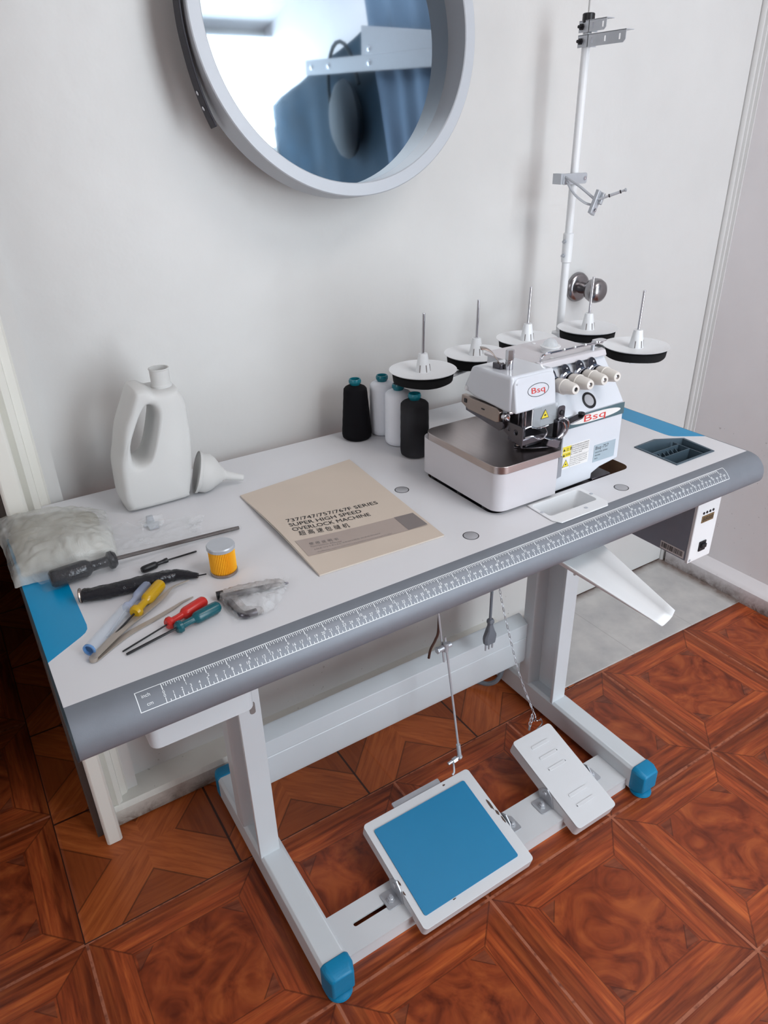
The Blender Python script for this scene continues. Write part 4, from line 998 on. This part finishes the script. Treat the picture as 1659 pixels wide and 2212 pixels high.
pc = thing('power_cord', (.744, .27, .25), 'grey power cord hanging below the table and ending in a three-pin plug', 'cord')
bm = BM(); tube(bm, smooth_path([(.7405, .270, .708), (.7395, .270, .60), (.7430, .270, .48), (.7425, .270, .40), (.7425, .270, .352)], 8), .0032, 10); obj('cable', bm, 'grille', pc)
bm = BM(); pl = [(.0055, .352), (.0075, .348), (.0078, .343), (.0060, .341), (.0060, .334), (.0095, .322), (.0160, .308), (.0165, .302), (.0150, .292), (.0140, .288)]
prev = None; bmv = []
for hw, z in pl:
    th = min(hw, .0085) * .9; bmv.append([bm.verts.new((.7435 + a * hw, .270 + b * th, z)) for a, b in ((-1, -.5), (-.7, -1), (.7, -1), (1, -.5), (1, .5), (.7, 1), (-.7, 1), (-1, .5))])
for A, B in zip(bmv, bmv[1:]):
    for i in range(8): bm.faces.new((A[i], A[(i + 1) % 8], B[(i + 1) % 8], B[i]))
bm.faces.new(bmv[0]); bm.faces.new(bmv[-1][::-1]); pg = obj('plug', bm, 'grille', pc, bev=.001)
for dx in (-.0095, 0, .0095):
    bm = BM(); cyl(bm, (.7435 + dx, .270, .289), (.7435 + dx, .270, .274 if dx else .272), .0023, n=12); cyl(bm, (.7435 + dx, .270, .274), (.7435 + dx, .270, .270), .0021, n=12, mi=0); obj('plug_pin', bm, 'zinc', pg)
bm = BM(); tube(bm, smooth_path([(.628, .30, .708), (.628, .30, .55), (.626, .30, .42), (.6255, .30, .352), (.618, .30, .330), (.606, .30, .311), (.601, .30, .289)], 8), .0028, 10)
tag(obj('hanging_cable', bm, 'brcable', None), 'short brown cable hanging under the table left of the treadle rod', 'cable')
bm = BM(); tube(bm, smooth_path([(.903, .395, .10), (.892, .380, .066), (.875, .378, .038), (.860, .395, .020), (.845, .42, .0165), (.825, .44, .0165)], 6), .006, 10)
tag(obj('floor_cable', bm, 'grille', None), 'thick grey cable curling to the floor behind the right foot', 'cable')

rod = thing('treadle_rod', (.588, .2, .13), 'long thin zinc rod joining the wide treadle to the machine above', 'rod')
r0, r1, r2 = V((.5905, .171, .118)), V((.5825, .222, .345)), V((.592, .300, .705))
bm = BM(); tube(bm, [r0, r0.lerp(r2, .47)], .0024, 10); obj('lower_rod', bm, 'zinc', rod)
mid = r0.lerp(r2, .47); of = V((-.006, 0, 0)); cl = r0.lerp(r2, .435)
bm = BM(); tube(bm, [cl + of - V((0, .002, .035)), r2 + of], .0024, 10); obj('upper_rod', bm, 'zinc', rod)
bm = BM(); cyl(bm, cl + V((-.020, 0, 0)), cl + V((.011, 0, .002)), .0062, n=12); cyl(bm, cl + V((-.003, -.003, -.008)), cl + V((-.003, -.003, .012)), .0058, n=12); cyl(bm, cl + V((-.024, 0, 0)), cl + V((-.020, 0, 0)), .0078, n=6); obj('rod_coupling', bm, 'zinc', rod, bev=.0008)
bm = BM(); lathe(bm, [(0, -.0065), (.0045, -.0045), (.0062, 0), (.0045, .0045), (0, .0065)], r0, (0, 0, 1), 18); cyl(bm, r0 + V((-.030, 0, -.004)), r0 + V((0, 0, 0)), .0034, n=12); cyl(bm, r0 + V((-.018, 0, -.003)), r0 + V((-.008, 0, -.001)), .0062, n=6); cyl(bm, r0, r0.lerp(r2, .05), .0046, n=14); obj('ball_joint', bm, 'zinc', rod)
bm = BM(); tube(bm, smooth_path([(.572, .170, .115), (.573, .168, .104), (.568, .160, .096), (.562, .158, .093)], 4), .0022, 8); obj('joint_hook', bm, 'zinc', rod)
chn = thing('lifter_chain', (.78, .2, .12), 'thin steel chain running down to the narrow pedal', 'chain')
P = smooth_path([(.7440, .270, .705), (.7555, .270, .50), (.7635, .268, .418), (.7720, .240, .320), (.7810, .212, .232), (.7925, .190, .170), (.7985, .172, .133)], 12)
L_ = [0]
for a, b in zip(P, P[1:]): L_.append(L_[-1] + (b - a).length)
def at_len(s):
    for i in range(len(P) - 1):
        if s <= L_[i + 1]: return P[i].lerp(P[i + 1], (s - L_[i]) / (L_[i + 1] - L_[i]))
    return P[-1]
nl = int(L_[-1] / .0105)
link = None
for k in range(nl):
    a, b = at_len(k * L_[-1] / nl), at_len((k + 1) * L_[-1] / nl); c_ = (a + b) / 2; d_ = (b - a).normalized()
    if link is None:
        bm = BM(); tube(bm, [(.0021 * math.cos(t) , 0, .0062 * math.sin(t)) for t in [i * 2 * PI / 14 for i in range(14)]], .0007, 6, closed=True)
        link = obj('chain_link', bm, 'zinc', chn, local=True); o = link
    else: o = link.copy(); C.objects.link(o); o.parent = chn
    o.rotation_mode = 'QUATERNION'; o.rotation_quaternion = d_.to_track_quat('Z', 'Y') @ Matrix.Rotation((k % 2) * PI / 2, 3, 'Z').to_quaternion(); o.location = c_ - V((.78, .2, .12))
bm = BM(); tube(bm, smooth_path([(.7985, .172, .137), (.7955, .171, .128), (.7965, .169, .112), (.8010, .168, .108), (.8025, .168, .118)], 4), .0012, 8); tube(bm, smooth_path([(.7995, .171, .132), (.8040, .169, .118), (.8060, .167, .106), (.8140, .163, .108), (.8135, .162, .112), (.8155, .158, .101), (.803, .154, .099), (.795, .153, .098)], 4), .0014, 8); obj('pedal_hook', bm, 'chrome', chn)
bm = BM()
for k in range(3):
    c_ = V((.7925 - k * .0025, .168, .125 - k * .010)); tube(bm, [c_ + V((.003 * math.cos(t), .002 * math.sin(t), .006 * math.sin(t))) for t in [i * 2 * PI / 10 for i in range(10)]], .0009, 6, closed=True)
cyl(bm, (.7875, .168, .100), (.7865, .168, .088), .0026, n=10); obj('chain_tail', bm, 'zinc', chn)

# ================================================================== ON THE TABLE
# oil jug
jg = thing('oil_jug', (.14, .435, TZ), 'empty translucent white plastic jug with a handle standing by the wall', 'jug')
out = [(.0900, .7505), (.0810, .7560), (.0772, .769), (.0772, .790), (.0795, .829), (.0865, .854), (.0965, .889), (.1130, .922), (.1240, .945), (.1300, .9495), (.1420, .9490), (.1500, .944), (.1570, .9415), (.1890, .9415), (.1950, .935), (.2020, .918), (.2030, .898), (.2020, .850), (.1960, .800), (.1890, .770), (.1850, .7570), (.1760, .7505)]
hol = [(.1040, .8400), (.1060, .8650), (.1180, .8930), (.1290, .9130), (.1380, .9210), (.1480, .9180), (.1515, .9050), (.1490, .8900), (.1400, .8600), (.1300, .8370), (.1180, .8290), (.1080, .8310)]
def sm(poly, n=3):
    P = [V((a, b, 0)) for a, b in poly]; out2 = []; m = len(P)
    for i in range(m):
        p0, p1, p2, p3 = P[i - 1], P[i], P[(i + 1) % m], P[(i + 2) % m]
        for k in range(n):
            t = k / n; q = .5 * ((2 * p1) + (-p0 + p2) * t + (2 * p0 - 5 * p1 + 4 * p2 - p3) * t * t + (-p0 + 3 * p1 - 3 * p2 + p3) * t ** 3); out2.append((q.x, q.y))
    return out2
def inset_poly(poly, d):
    n = len(poly); ar = sum(poly[i][0] * poly[(i + 1) % n][1] - poly[(i + 1) % n][0] * poly[i][1] for i in range(n)); sg_ = 1 if ar > 0 else -1; o = []
    for i in range(n):
        a, b_ = V((*poly[i - 1], 0)), V((*poly[(i + 1) % n], 0)); t = (b_ - a).normalized(); nn = V((-t.y, t.x, 0)) * sg_
        o.append((poly[i][0] + nn.x * d, poly[i][1] + nn.y * d))
    return o
bm = BM(); so, sh = sm(out), sm(hol); lay = [(-.0385, .0120), (-.0375, .0080), (-.034, .0042), (-.026, .0012), (-.014, .0002), (0, 0), (.014, .0002), (.026, .0012), (.034, .0042), (.0375, .0080), (.0385, .0120)]
L1 = []; L2 = []
for yy, dd in lay:
    L1.append([bm.verts.new((.140 + (p[0] - .140) * (1 - dd / .062), .443 + yy, .850 + (p[1] - .850) * (1 - dd / .10))) for p in so])
    L2.append([bm.verts.new((.1275 + (p[0] - .1275) * (1 + dd / .030), .443 + yy, .875 + (p[1] - .875) * (1 + dd / .055))) for p in sh])
for LL_ in (L1, L2):
    for A, B in zip(LL_, LL_[1:]):
        for i in range(len(A)): bm.faces.new((A[i], A[(i + 1) % len(A)], B[(i + 1) % len(B)], B[i]))
for k in (0, -1):
    es = []
    for lp in (L1[k], L2[k]):
        for i in range(len(lp)): es.append(bm.edges.get((lp[i], lp[(i + 1) % len(lp)])))
    bmesh.ops.triangle_fill(bm, edges=es, use_beauty=True)
obj('jug_body', bm, 'milk', jg, ang=80)
bm = BM(); lathe(bm, [(.0165, .928), (.0165, .944), (.0150, .946), (.0150, .9680), (.0158, .9690), (.0158, .9705), (.0140, .9705), (.0138, .930), (0, .930)], (.1735, .436, 0), (0, 0, 1), 32); obj('jug_neck', bm, 'milk', jg)
# funnel on its side
f0 = V((.2045, .4270, TZ + .0362)); f1 = V((.2794, .411, TZ + .0115)); fd = (f1 - f0).normalized(); FL = (f1 - f0).length
bm = BM(); lathe(bm, [(.0335, .002), (.0358, 0), (.0358, .004), (.0335, .006), (.0335, .018), (.0290, .026), (.0095, FL * .58), (.0082, FL * .62), (.0050, FL), (.0038, FL), (.0070, FL * .62), (.0275, .026), (.0320, .017), (.0322, .003)], f0, fd, 40)
tag(obj('funnel', bm, 'milk', None), 'small white plastic funnel lying on its side against the jug', 'funnel')
# booklet
bk_ = thing('instruction_booklet', (.36, .22, TZ), 'beige instruction booklet for an overlock machine lying flat on the table', 'booklet')
FLc, FRc, BRc, BLc = V((.2495, .072, 0)), V((.456, .063, 0)), V((.480, .389, 0)), V((.254, .365, 0))
def bk_xy(s, t): return FLc * (1 - s) * (1 - t) + FRc * s * (1 - t) + BRc * s * t + BLc * (1 - s) * t
def bk_z(s, t): return TZ + .0030 + .0060 * (1 - s) ** 3 * math.sin(PI * min(1, t * 1.05)) ** 1
def sheet2(bm, zf, th, n=18):
    top = [[None] * (n + 1) for _ in range(n + 1)]; bot = [[None] * (n + 1) for _ in range(n + 1)]
    for i in range(n + 1):
        for j in range(n + 1):
            p = bk_xy(i / n, j / n); z = zf(i / n, j / n); top[i][j] = bm.verts.new((p.x, p.y, z)); bot[i][j] = bm.verts.new((p.x, p.y, z - th))
    for i in range(n):
        for j in range(n):
            bm.faces.new((top[i][j], top[i + 1][j], top[i + 1][j + 1], top[i][j + 1])); bm.faces.new((bot[i][j + 1], bot[i + 1][j + 1], bot[i + 1][j], bot[i][j]))
    for i in range(n):
        for a, b in (((i, 0), (i + 1, 0)), ((i + 1, n), (i, n)), ((0, i + 1), (0, i)), ((n, i), (n, i + 1))):
            bm.faces.new((bot[a[0]][a[1]], bot[b[0]][b[1]], top[b[0]][b[1]], top[a[0]][a[1]]))
bm = BM(); sheet2(bm, bk_z, .0006); cv = obj('cover', bm, 'paper', bk_)
bm = BM(); sheet2(bm, lambda s, t: TZ + .0024 + .0048 * (1 - s) ** 3 * math.sin(PI * min(1, t * 1.05)), .0020); obj('pages', bm, 'papedge', bk_)
def bkz_xy(p): # height above table at a point
    s = min(1, max(0, (p.x - .252) / .215)); t = min(1, max(0, (p.y - .068) / .31)); return bk_z(s, t)
def on(p, d=.0003): return V((p.x, p.y, bkz_xy(p) + d))
def band(bm, a, b, c, d, n=14, k=3, dz=.00035, mi=0):
    g = []
    for i in range(n + 1):
        g.append([bm.verts.new(on(a.lerp(b, i / n).lerp(d.lerp(c, i / n), j / k), dz)) for j in range(k + 1)])
    for i in range(n):
        for j in range(k): bm.faces.new((g[i][j], g[i + 1][j], g[i + 1][j + 1], g[i][j + 1])).material_index = mi
P2 = lambda x, y: V((x, y, 0))
bm = BM(); band(bm, P2(.2588, .1669), P2(.4560, .1480), P2(.4535, .1020), P2(.2575, .1200)); obj('grey_band', bm, 'paperband', cv, smooth=False)
bm = BM(); band(bm, P2(.4233, .1512), P2(.4565, .1475), P2(.4545, .1046), P2(.4199, .1052), dz=.0006); obj('dark_square', bm, 'papersq', cv, smooth=False)
def line(bm, s, a, b, h, d=.0005):
    a, b = P2(*a), P2(*b); u = (b - a); L = u.length; u.normalize(); n_ = V((-u.y, u.x, 0))
    put_text(bm, s, lambda x, y: on(a + u * x + n_ * y, d), w=L, h=h)
bm = BM()
line(bm, '737/747/757/767F SERIES', (.2752, .2262), (.4287, .2055), .0105)
line(bm, 'SUPER HIGH SPEED', (.2729, .2110), (.3915, .1945), .0105)
line(bm, 'OVERLOCK MACHINE', (.2707, .1955), (.3975, .1775), .0105)
obj('title_lettering', bm, 'ink', cv, smooth=False)
bm = BM(); line(bm, '超 高 速 包 缝 机', (.2735, .1790), (.3515, .1640), .0110); obj('title_characters', bm, 'ink', cv, smooth=False)
bm = BM()
line(bm, '使 用 说 明 书', (.2725, .1455), (.3170, .1375), .0060, .0008); line(bm, 'Instruction Manual', (.2718, .1395), (.3180, .1305), .0032, .0008)
for k, (w_, q) in enumerate(((.105, 'I N D U S T R I A L  S E W I N G  M A C H I N E'), (.120, 'The booklet must be read before the machine is used and kept for later'))):
    line(bm, q, (.2735, .1300 - k * .008), (.2735 + w_, .1300 - k * .008 - w_ * .10), .0030 - k * .001, .0008)
obj('small_lettering', bm, 'inkgrey', cv, smooth=False)
# oil filter
fx, fy = .1450, .1590
ft = thing('oil_filter', (fx, fy, TZ), 'yellow pleated paper filter with a metal lid', 'filter')
bm = BM(); n = 96; A = []; B = []
for k in range(n):
    a = 2 * PI * k / n; r = .0182 if k % 2 else .0163; A.append(bm.verts.new((fx + r * math.cos(a), fy + r * math.sin(a), TZ + .004))); B.append(bm.verts.new((fx + r * math.cos(a), fy + r * math.sin(a), TZ + .040)))
for k in range(n): bm.faces.new((A[k], A[(k + 1) % n], B[(k + 1) % n], B[k]))
bm.faces.new(A[::-1]); bm.faces.new(B); obj('pleated_paper', bm, 'filt', ft, ang=20)
bm = BM(); lathe(bm, [(.0190, .0385), (.0196, .0395), (.0196, .0435), (.0185, .0450), (0, .0450)], (fx, fy, TZ), (0, 0, 1), 44); obj('filter_lid', bm, 'zinc', ft)
bm = BM(); lathe(bm, [(0, .0003), (.0180, .0003), (.0190, .0012), (.0190, .0045), (.018, .0050)], (fx, fy, TZ), (0, 0, 1), 44); obj('filter_base', bm, 'tan', ft)

# screwdrivers
def driver(name, end, neck, tip, hr, sr, hm, sm_, label, flange=True, cat='screwdriver', ztip=None):
    e, n_, t_ = V((*end, TZ + hr * 1.12)), V((*neck, TZ + hr * 1.12)), V((*tip, TZ + (ztip or sr * 1.1)))
    d = (n_ - e).normalized(); L = (n_ - e).length
    t = thing(name, (e.x, e.y, TZ), label, cat)
    bm = BM()
    pf = [(0, 0), (hr * .72, .0004), (hr * .95, .003), (hr, .007), (hr, L * .50), (hr * .92, L * .56), (hr * .58, L * .62), (hr * .55, L * .72), (hr * .62, L * .86)]
    pf += [(hr * 1.0, L * .89), (hr * 1.02, L * .95), (hr * .75, L), (0, L)] if flange else [(hr * .7, L * .9), (hr * .7, L), (0, L)]
    lathe(bm, pf, e, d, 14); obj('handle', bm, hm, t, ang=28)
    bm = BM(); tube(bm, [n_ - d * .004, n_.lerp(t_, .94), t_], [sr, sr, sr * .85], 10); obj('shaft', bm, sm_, t)
    return t
driver('screwdriver', (.0590, .1650), (.0097, .1158), (-.0385, .0813), .0085, .0013, 'yel_h', 'blk', 'yellow-handled screwdriver with a thin black shaft')
driver('screwdriver', (.0945, .0935), (.0370, .0706), (-.0212, .0592), .0080, .0011, 'red_h', 'blk', 'red-handled screwdriver with a thin black shaft')
driver('screwdriver', (.1055, .0725), (.0444, .0567), (-.0189, .0505), .0080, .0017, 'grn_h', 'blk', 'dark teal-handled screwdriver with a black shaft')
driver('screwdriver', (.0469, .2191), (.0860, .2257), (.1307, .2329), .0052, .0013, 'blk', 'blk', 'small all-black screwdriver beside the big bagged one', False)
tdr = driver('screwdriver', (.0480, .1810), (.0040, .1350), (-.0300, .0985), .0068, .0012, 'blu_t', 'zinc', 'pale blue see-through screwdriver cased in a clear tube')
a, b = V((.0030, .1340, TZ + .0085)), V((-.0545, .0755, TZ + .0078))
bm = BM(); dd = (b - a).normalized(); LL = (b - a).length
lathe(bm, [(.0078, 0), (.0078, LL), (.0066, LL), (.0066, 0)], a, dd, 24); obj('clear_tube', bm, mat('clear_blue_tube', (206, 216, 228), .06, 0, .02, alpha=.16), tdr)
bm = BM(); lathe(bm, [(.0072, LL - .002), (.0079, LL - .001), (.0079, LL + .001), (.0060, LL + .001), (.0058, LL - .002)], a, dd, 24); obj('tube_mouth', bm, mat('blue_tube_rim', (96, 140, 190), .2), tdr)
# tweezers
def ribbon(bm, pts, ws, th, z0):
    P = smooth_path([(*p, z0) for p in pts], 6); W = []
    for i in range(len(P)):
        f = i / (len(P) - 1) * (len(ws) - 1); k = min(int(f), len(ws) - 2); W.append(ws[k] + (ws[k + 1] - ws[k]) * (f - k))
    T_, B_ = [], []
    for i, p in enumerate(P):
        d = (P[min(i + 1, len(P) - 1)] - P[max(i - 1, 0)]).normalized(); nn = V((-d.y, d.x, 0)) * W[i]
        T_.append((bm.verts.new(p + nn + V((0, 0, th))), bm.verts.new(p - nn + V((0, 0, th))))); B_.append((bm.verts.new(p + nn), bm.verts.new(p - nn)))
    for i in range(len(P) - 1):
        bm.faces.new((T_[i][0], T_[i][1], T_[i + 1][1], T_[i + 1][0])); bm.faces.new((B_[i][1], B_[i][0], B_[i + 1][0], B_[i + 1][1]))
        bm.faces.new((T_[i][0], T_[i + 1][0], B_[i + 1][0], B_[i][0])); bm.faces.new((T_[i + 1][1], T_[i][1], B_[i][1], B_[i + 1][1]))
    bm.faces.new((T_[0][0], B_[0][0], B_[0][1], T_[0][1])); bm.faces.new((T_[-1][1], B_[-1][1], B_[-1][0], T_[-1][0]))
tz = thing('tweezers', (-.05, .063, TZ), 'beige metal bent-tip tweezers lying open between the screwdrivers', 'tweezers')
bm = BM(); ribbon(bm, [(-.0535, .0625), (-.010, .0985), (.030, .1240), (.055, .1410), (.070, .1540), (.0945, .1585)], [.0048, .0052, .0045, .0032, .0015, .0006], .0012, TZ + .0045); obj('tweezer_arm', bm, 'twz', tz)
bm = BM(); ribbon(bm, [(-.0535, .0615), (-.010, .0880), (.030, .1020), (.055, .1110), (.072, .1185), (.0870, .1215)], [.0048, .0042, .0034, .0028, .0015, .0006], .0012, TZ + .0008); obj('tweezer_arm', bm, 'twz', tz)
bm = BM(); lathe(bm, [(.0048, 0), (.0048, .0048), (0, .0048)], (-.0535, .0622, TZ + .0008), (0, 0, 1), 16); obj('tweezer_heel', bm, 'twz', tz)
# black wrapped tool
def wrinkled(name, pts, rs_, m, parent=None, flat=.75, seed=0, amt=.14, n=18, fine=170):
    P = smooth_path(pts, 7); R = []
    for i in range(len(P)):
        f = i / (len(P) - 1) * (len(rs_) - 1); k = min(int(f), len(rs_) - 2); R.append(rs_[k] + (rs_[k + 1] - rs_[k]) * (f - k))
    bm = BM(); rings = []
    for i, p in enumerate(P):
        d = (P[min(i + 1, len(P) - 1)] - P[max(i - 1, 0)]).normalized(); s_ = V((-d.y, d.x, 0)).normalized(); u_ = V((0, 0, 1)); row = []
        for k in range(n):
            a = 2 * PI * k / n; w_ = 1 + amt * noise.noise((p.x * fine + seed, math.cos(a) * 2.2, math.sin(a) * 2.2))
            q = p + s_ * R[i] * w_ * math.cos(a) + u_ * R[i] * flat * w_ * math.sin(a); q.z = max(q.z, TZ + .0004); row.append(bm.verts.new(q))
        rings.append(row)
    for A, B in zip(rings, rings[1:]):
        for k in range(n): bm.faces.new((A[k], A[(k + 1) % n], B[(k + 1) % n], B[k]))
    bm.faces.new(rings[0][::-1]); bm.faces.new(rings[-1]); return obj(name, bm, m, parent, ang=60)
bt = thing('wrapped_tool', (0, .19, TZ), 'long tool rolled in shiny black plastic with a thin pin at its tip', 'tool')
wrinkled('plastic_wrap', [(-.0360, .1960, TZ + .009), (-.005, .1870, TZ + .009), (.035, .1830, TZ + .009), (.065, .1800, TZ + .0085), (.085, .1780, TZ + .007), (.1090, .1625, TZ + .005)], [.0100, .0112, .0112, .0105, .0088, .0040], 'foilblk', bt, .8, 1, .2)
bm = BM(); lathe(bm, [(.0095, 0), (.0102, .0015), (.0090, .003), (.0060, .001), (0, .001)], (-.0375, .1965, TZ + .0095), (-.95, .28, 0), 20); obj('tool_end', bm, 'tan', bt)
bm = BM(); tube(bm, [(.107, .1635, TZ + .0045), (.1200, .1600, TZ + .0048)], .0010, 8); obj('pin_tip', bm, 'blk', bt)
# grey wrapped hex key
hk = thing('wrapped_hex_key', (.15, .08, TZ), 'grey L-shaped key bundle wrapped in crumpled clear plastic', 'tool')
bm = BM(); tube(bm, [(.118, .094, TZ + .005), (.160, .086, TZ + .005), (.190, .080, TZ + .0048), (.2045, .0762, TZ + .0046)], [.0048, .0040, .0035, .0010], 12); obj('long_arm', bm, 'dsteel', hk)
bm = BM(); tube(bm, smooth_path([(.120, .094, TZ + .005), (.1215, .068, TZ + .005), (.1230, .048, TZ + .005), (.128, .040, TZ + .005), (.142, .0385, TZ + .005)], 5), .0050, 12); obj('short_arm', bm, 'dsteel', hk)
wrinkled('clear_wrap', [(.116, .094, TZ + .006), (.130, .092, TZ + .007), (.160, .088, TZ + .007), (.190, .082, TZ + .006), (.200, .078, TZ + .004)], [.009, .012, .0095, .009, .004], 'film3', hk, .6, 5, .35)
wrinkled('clear_wrap', [(.124, .094, TZ + .006), (.1245, .070, TZ + .007), (.1265, .050, TZ + .006), (.136, .041, TZ + .006), (.150, .039, TZ + .004)], [.011, .0095, .0092, .009, .006], 'film3', hk, .65, 8, .35)
bm = BM(); cyl(bm, (.112, .100, TZ + .006), (.121, .0985, TZ + .006), .0055, n=14); obj('black_collar', bm, 'blk', hk)
# big screwdriver in a clear bag
bd = driver('screwdriver', (-.0660, .2515), (.0235, .2572), (.2088, .2612), .0128, .0030, 'foilblk', mat('dull_dark_shaft', (84, 76, 74), .5, .3), 'large black-handled screwdriver in a long clear bag', True)
wrinkled('clear_bag', [(-.078, .249, TZ + .011), (-.055, .251, TZ + .0150), (.0, .255, TZ + .0150), (.030, .257, TZ + .011), (.09, .258, TZ + .0075), (.16, .260, TZ + .006), (.212, .2615, TZ + .0035)], [.010, .0160, .0162, .0150, .0105, .0085, .004], 'filmc', bd, .92, 3, .22)
# flat plastic film and lumpy bag
def sheetf(name, corner, nx, ny, zf, m, parent=None, solid=0):
    bm = BM(); g = []
    for i in range(nx + 1):
        g.append([])
        for j in range(ny + 1):
            s, t = i / nx, j / ny; a, b, c, d = corner
            x = (a[0] * (1 - s) + b[0] * s) * (1 - t) + (d[0] * (1 - s) + c[0] * s) * t; y = (a[1] * (1 - s) + b[1] * s) * (1 - t) + (d[1] * (1 - s) + c[1] * s) * t
            e = .007 * noise.noise((x * 30, y * 30, 7)); z = zf(s, t, x, y); g[-1].append(bm.verts.new((x + e, y + e, z)))
    for i in range(nx):
        for j in range(ny): bm.faces.new((g[i][j], g[i + 1][j], g[i + 1][j + 1], g[i][j + 1]))
    return obj(name, bm, m, parent, ang=70)
def crk(x, y): return abs(noise.noise((x * 55, y * 55, 2))) * .007 + abs(noise.noise((x * 130, y * 130, 4))) * .0025
fl = sheetf('plastic_sleeve', ((-.045, .276), (.150, .272), (.178, .330), (.015, .395)), 60, 36, lambda s, t, x, y: TZ + .0012 + crk(x, y), 'film')
tag(fl, 'flat crinkled clear plastic sleeve between the big screwdriver and the jug', 'plastic bag')
pb = thing('plastic_bag', (-.03, .36, TZ), 'bulky milky plastic bag with pale padding at the back left corner', 'plastic bag')
def bulge(h, e=.3): return lambda s, t, x, y: TZ + .0015 + h * (max(0, math.sin(PI * s)) ** e) * (max(0, math.sin(PI * t)) ** e) * (.9 + .22 * noise.noise((x * 9, y * 9, 1))) + crk(x, y) * .8
sheetf('padding', ((-.096, .300), (.018, .296), (.034, .420), (-.096, .470)), 40, 40, bulge(.034, .22), 'pouch', pb)
sheetf('bag_film', ((-.108, .278), (.030, .276), (.050, .425), (-.108, .492)), 56, 56, bulge(.040, .25), 'film2', pb)
sheetf('bag_flap', ((-.080, .262), (-.010, .268), (-.008, .300), (-.088, .300)), 30, 16, lambda s, t, x, y: TZ + .002 + t * .010 + crk(x, y) * 1.6, 'film', pb)
# small metal clip in a bag
cp = thing('presser_foot_spare', (.100, .360, TZ), 'small metal spare part in clear plastic, lying in front of the jug', 'spare part')
bm = BM(); prism(bm, [(.0930, .3560, TZ + .001), (.1065, .3560, TZ + .001), (.1050, .3560, TZ + .0135), (.0960, .3560, TZ + .0140)], (0, .006, 0)); plate(bm, rrect(.088, .112, .348, .3555, .002), [], TZ + .0008, TZ + .0035); box(bm, .0925, .1070, .336, .348, TZ + .0008, TZ + .0045); obj('metal_part', bm, 'zinc', cp, bev=.0008)
sheetf('clear_wrap', ((.082, .330), (.116, .332), (.118, .368), (.084, .366)), 16, 16, lambda s, t, x, y: TZ + .0050 + crk(x, y) * 1.5 + .003 * math.sin(PI * t), 'film', cp)
sheetf('clear_wrap', ((.112, .034), (.165, .028), (.212, .086), (.116, .112)), 44, 36, lambda s, t, x, y: TZ + .0018 + crk(x, y) * 1.7 + .006 * math.sin(PI * s) * math.sin(PI * t), 'film', hk)
# ================================================================== LIGHT
def area(name, loc, tgt, sx, sy, power, col):
    l = bpy.data.lights.new(name, 'AREA'); l.shape = 'RECTANGLE'; l.size = sx; l.size_y = sy; l.energy = power; l.color = col
    o = bpy.data.objects.new(name, l); C.objects.link(o); o.location = loc
    o.rotation_euler = (V(tgt) - V(loc)).to_track_quat('-Z', 'Y').to_euler(); return o
area('added_ceiling_fill', (1.15, -.85, 2.40), (1.15, -.85, 0), .9, .6, 15, (1.0, .93, .90))  # added overhead fill for the table top, no lamp known here
area('added_side_fill', (LX - .14, (V0 + V1) / 2, (U0 + U1) / 2), (0, (V0 + V1) / 2 + .2, (U0 + U1) / 2 - .3), 1.1, 1.15, 12, (1.0, .95, .93))  # added fill from the left, brightens left-facing sides and the right wall
area('window_daylight', ((W0 + W1) / 2, FY - .16, (Z0 + Z1) / 2), ((W0 + W1) / 2, 0, (Z0 + Z1) / 2 - .5), W1 - W0 + .1, Z1 - Z0 + .1, 82, (.86, .94, 1.0))
wd = bpy.data.worlds.new('world'); bpy.context.scene.world = wd; wd.use_nodes = True
bg = wd.node_tree.nodes['Background']; bg.inputs[0].default_value = (.80, .88, 1, 1); bg.inputs[1].default_value = 2.0
sc = bpy.context.scene
sc.view_settings.view_transform = 'Standard'; sc.view_settings.look = 'None'; sc.view_settings.gamma = 1; sc.view_settings.exposure = -0.24
sc.view_settings.use_curve_mapping = False
sc.cycles.use_denoising = True
sc.cycles.max_bounces = 10; sc.cycles.diffuse_bounces = 5; sc.cycles.glossy_bounces = 5; sc.cycles.transparent_max_bounces = 16
sc.cycles.caustics_reflective = False; sc.cycles.caustics_refractive = False
sc.cycles.sample_clamp_indirect = 6
sc.cycles.use_adaptive_sampling = True; sc.cycles.adaptive_threshold = 0.04; sc.cycles.adaptive_min_samples = 16
sc.cycles.max_bounces = 7; sc.cycles.diffuse_bounces = 4; sc.cycles.glossy_bounces = 4
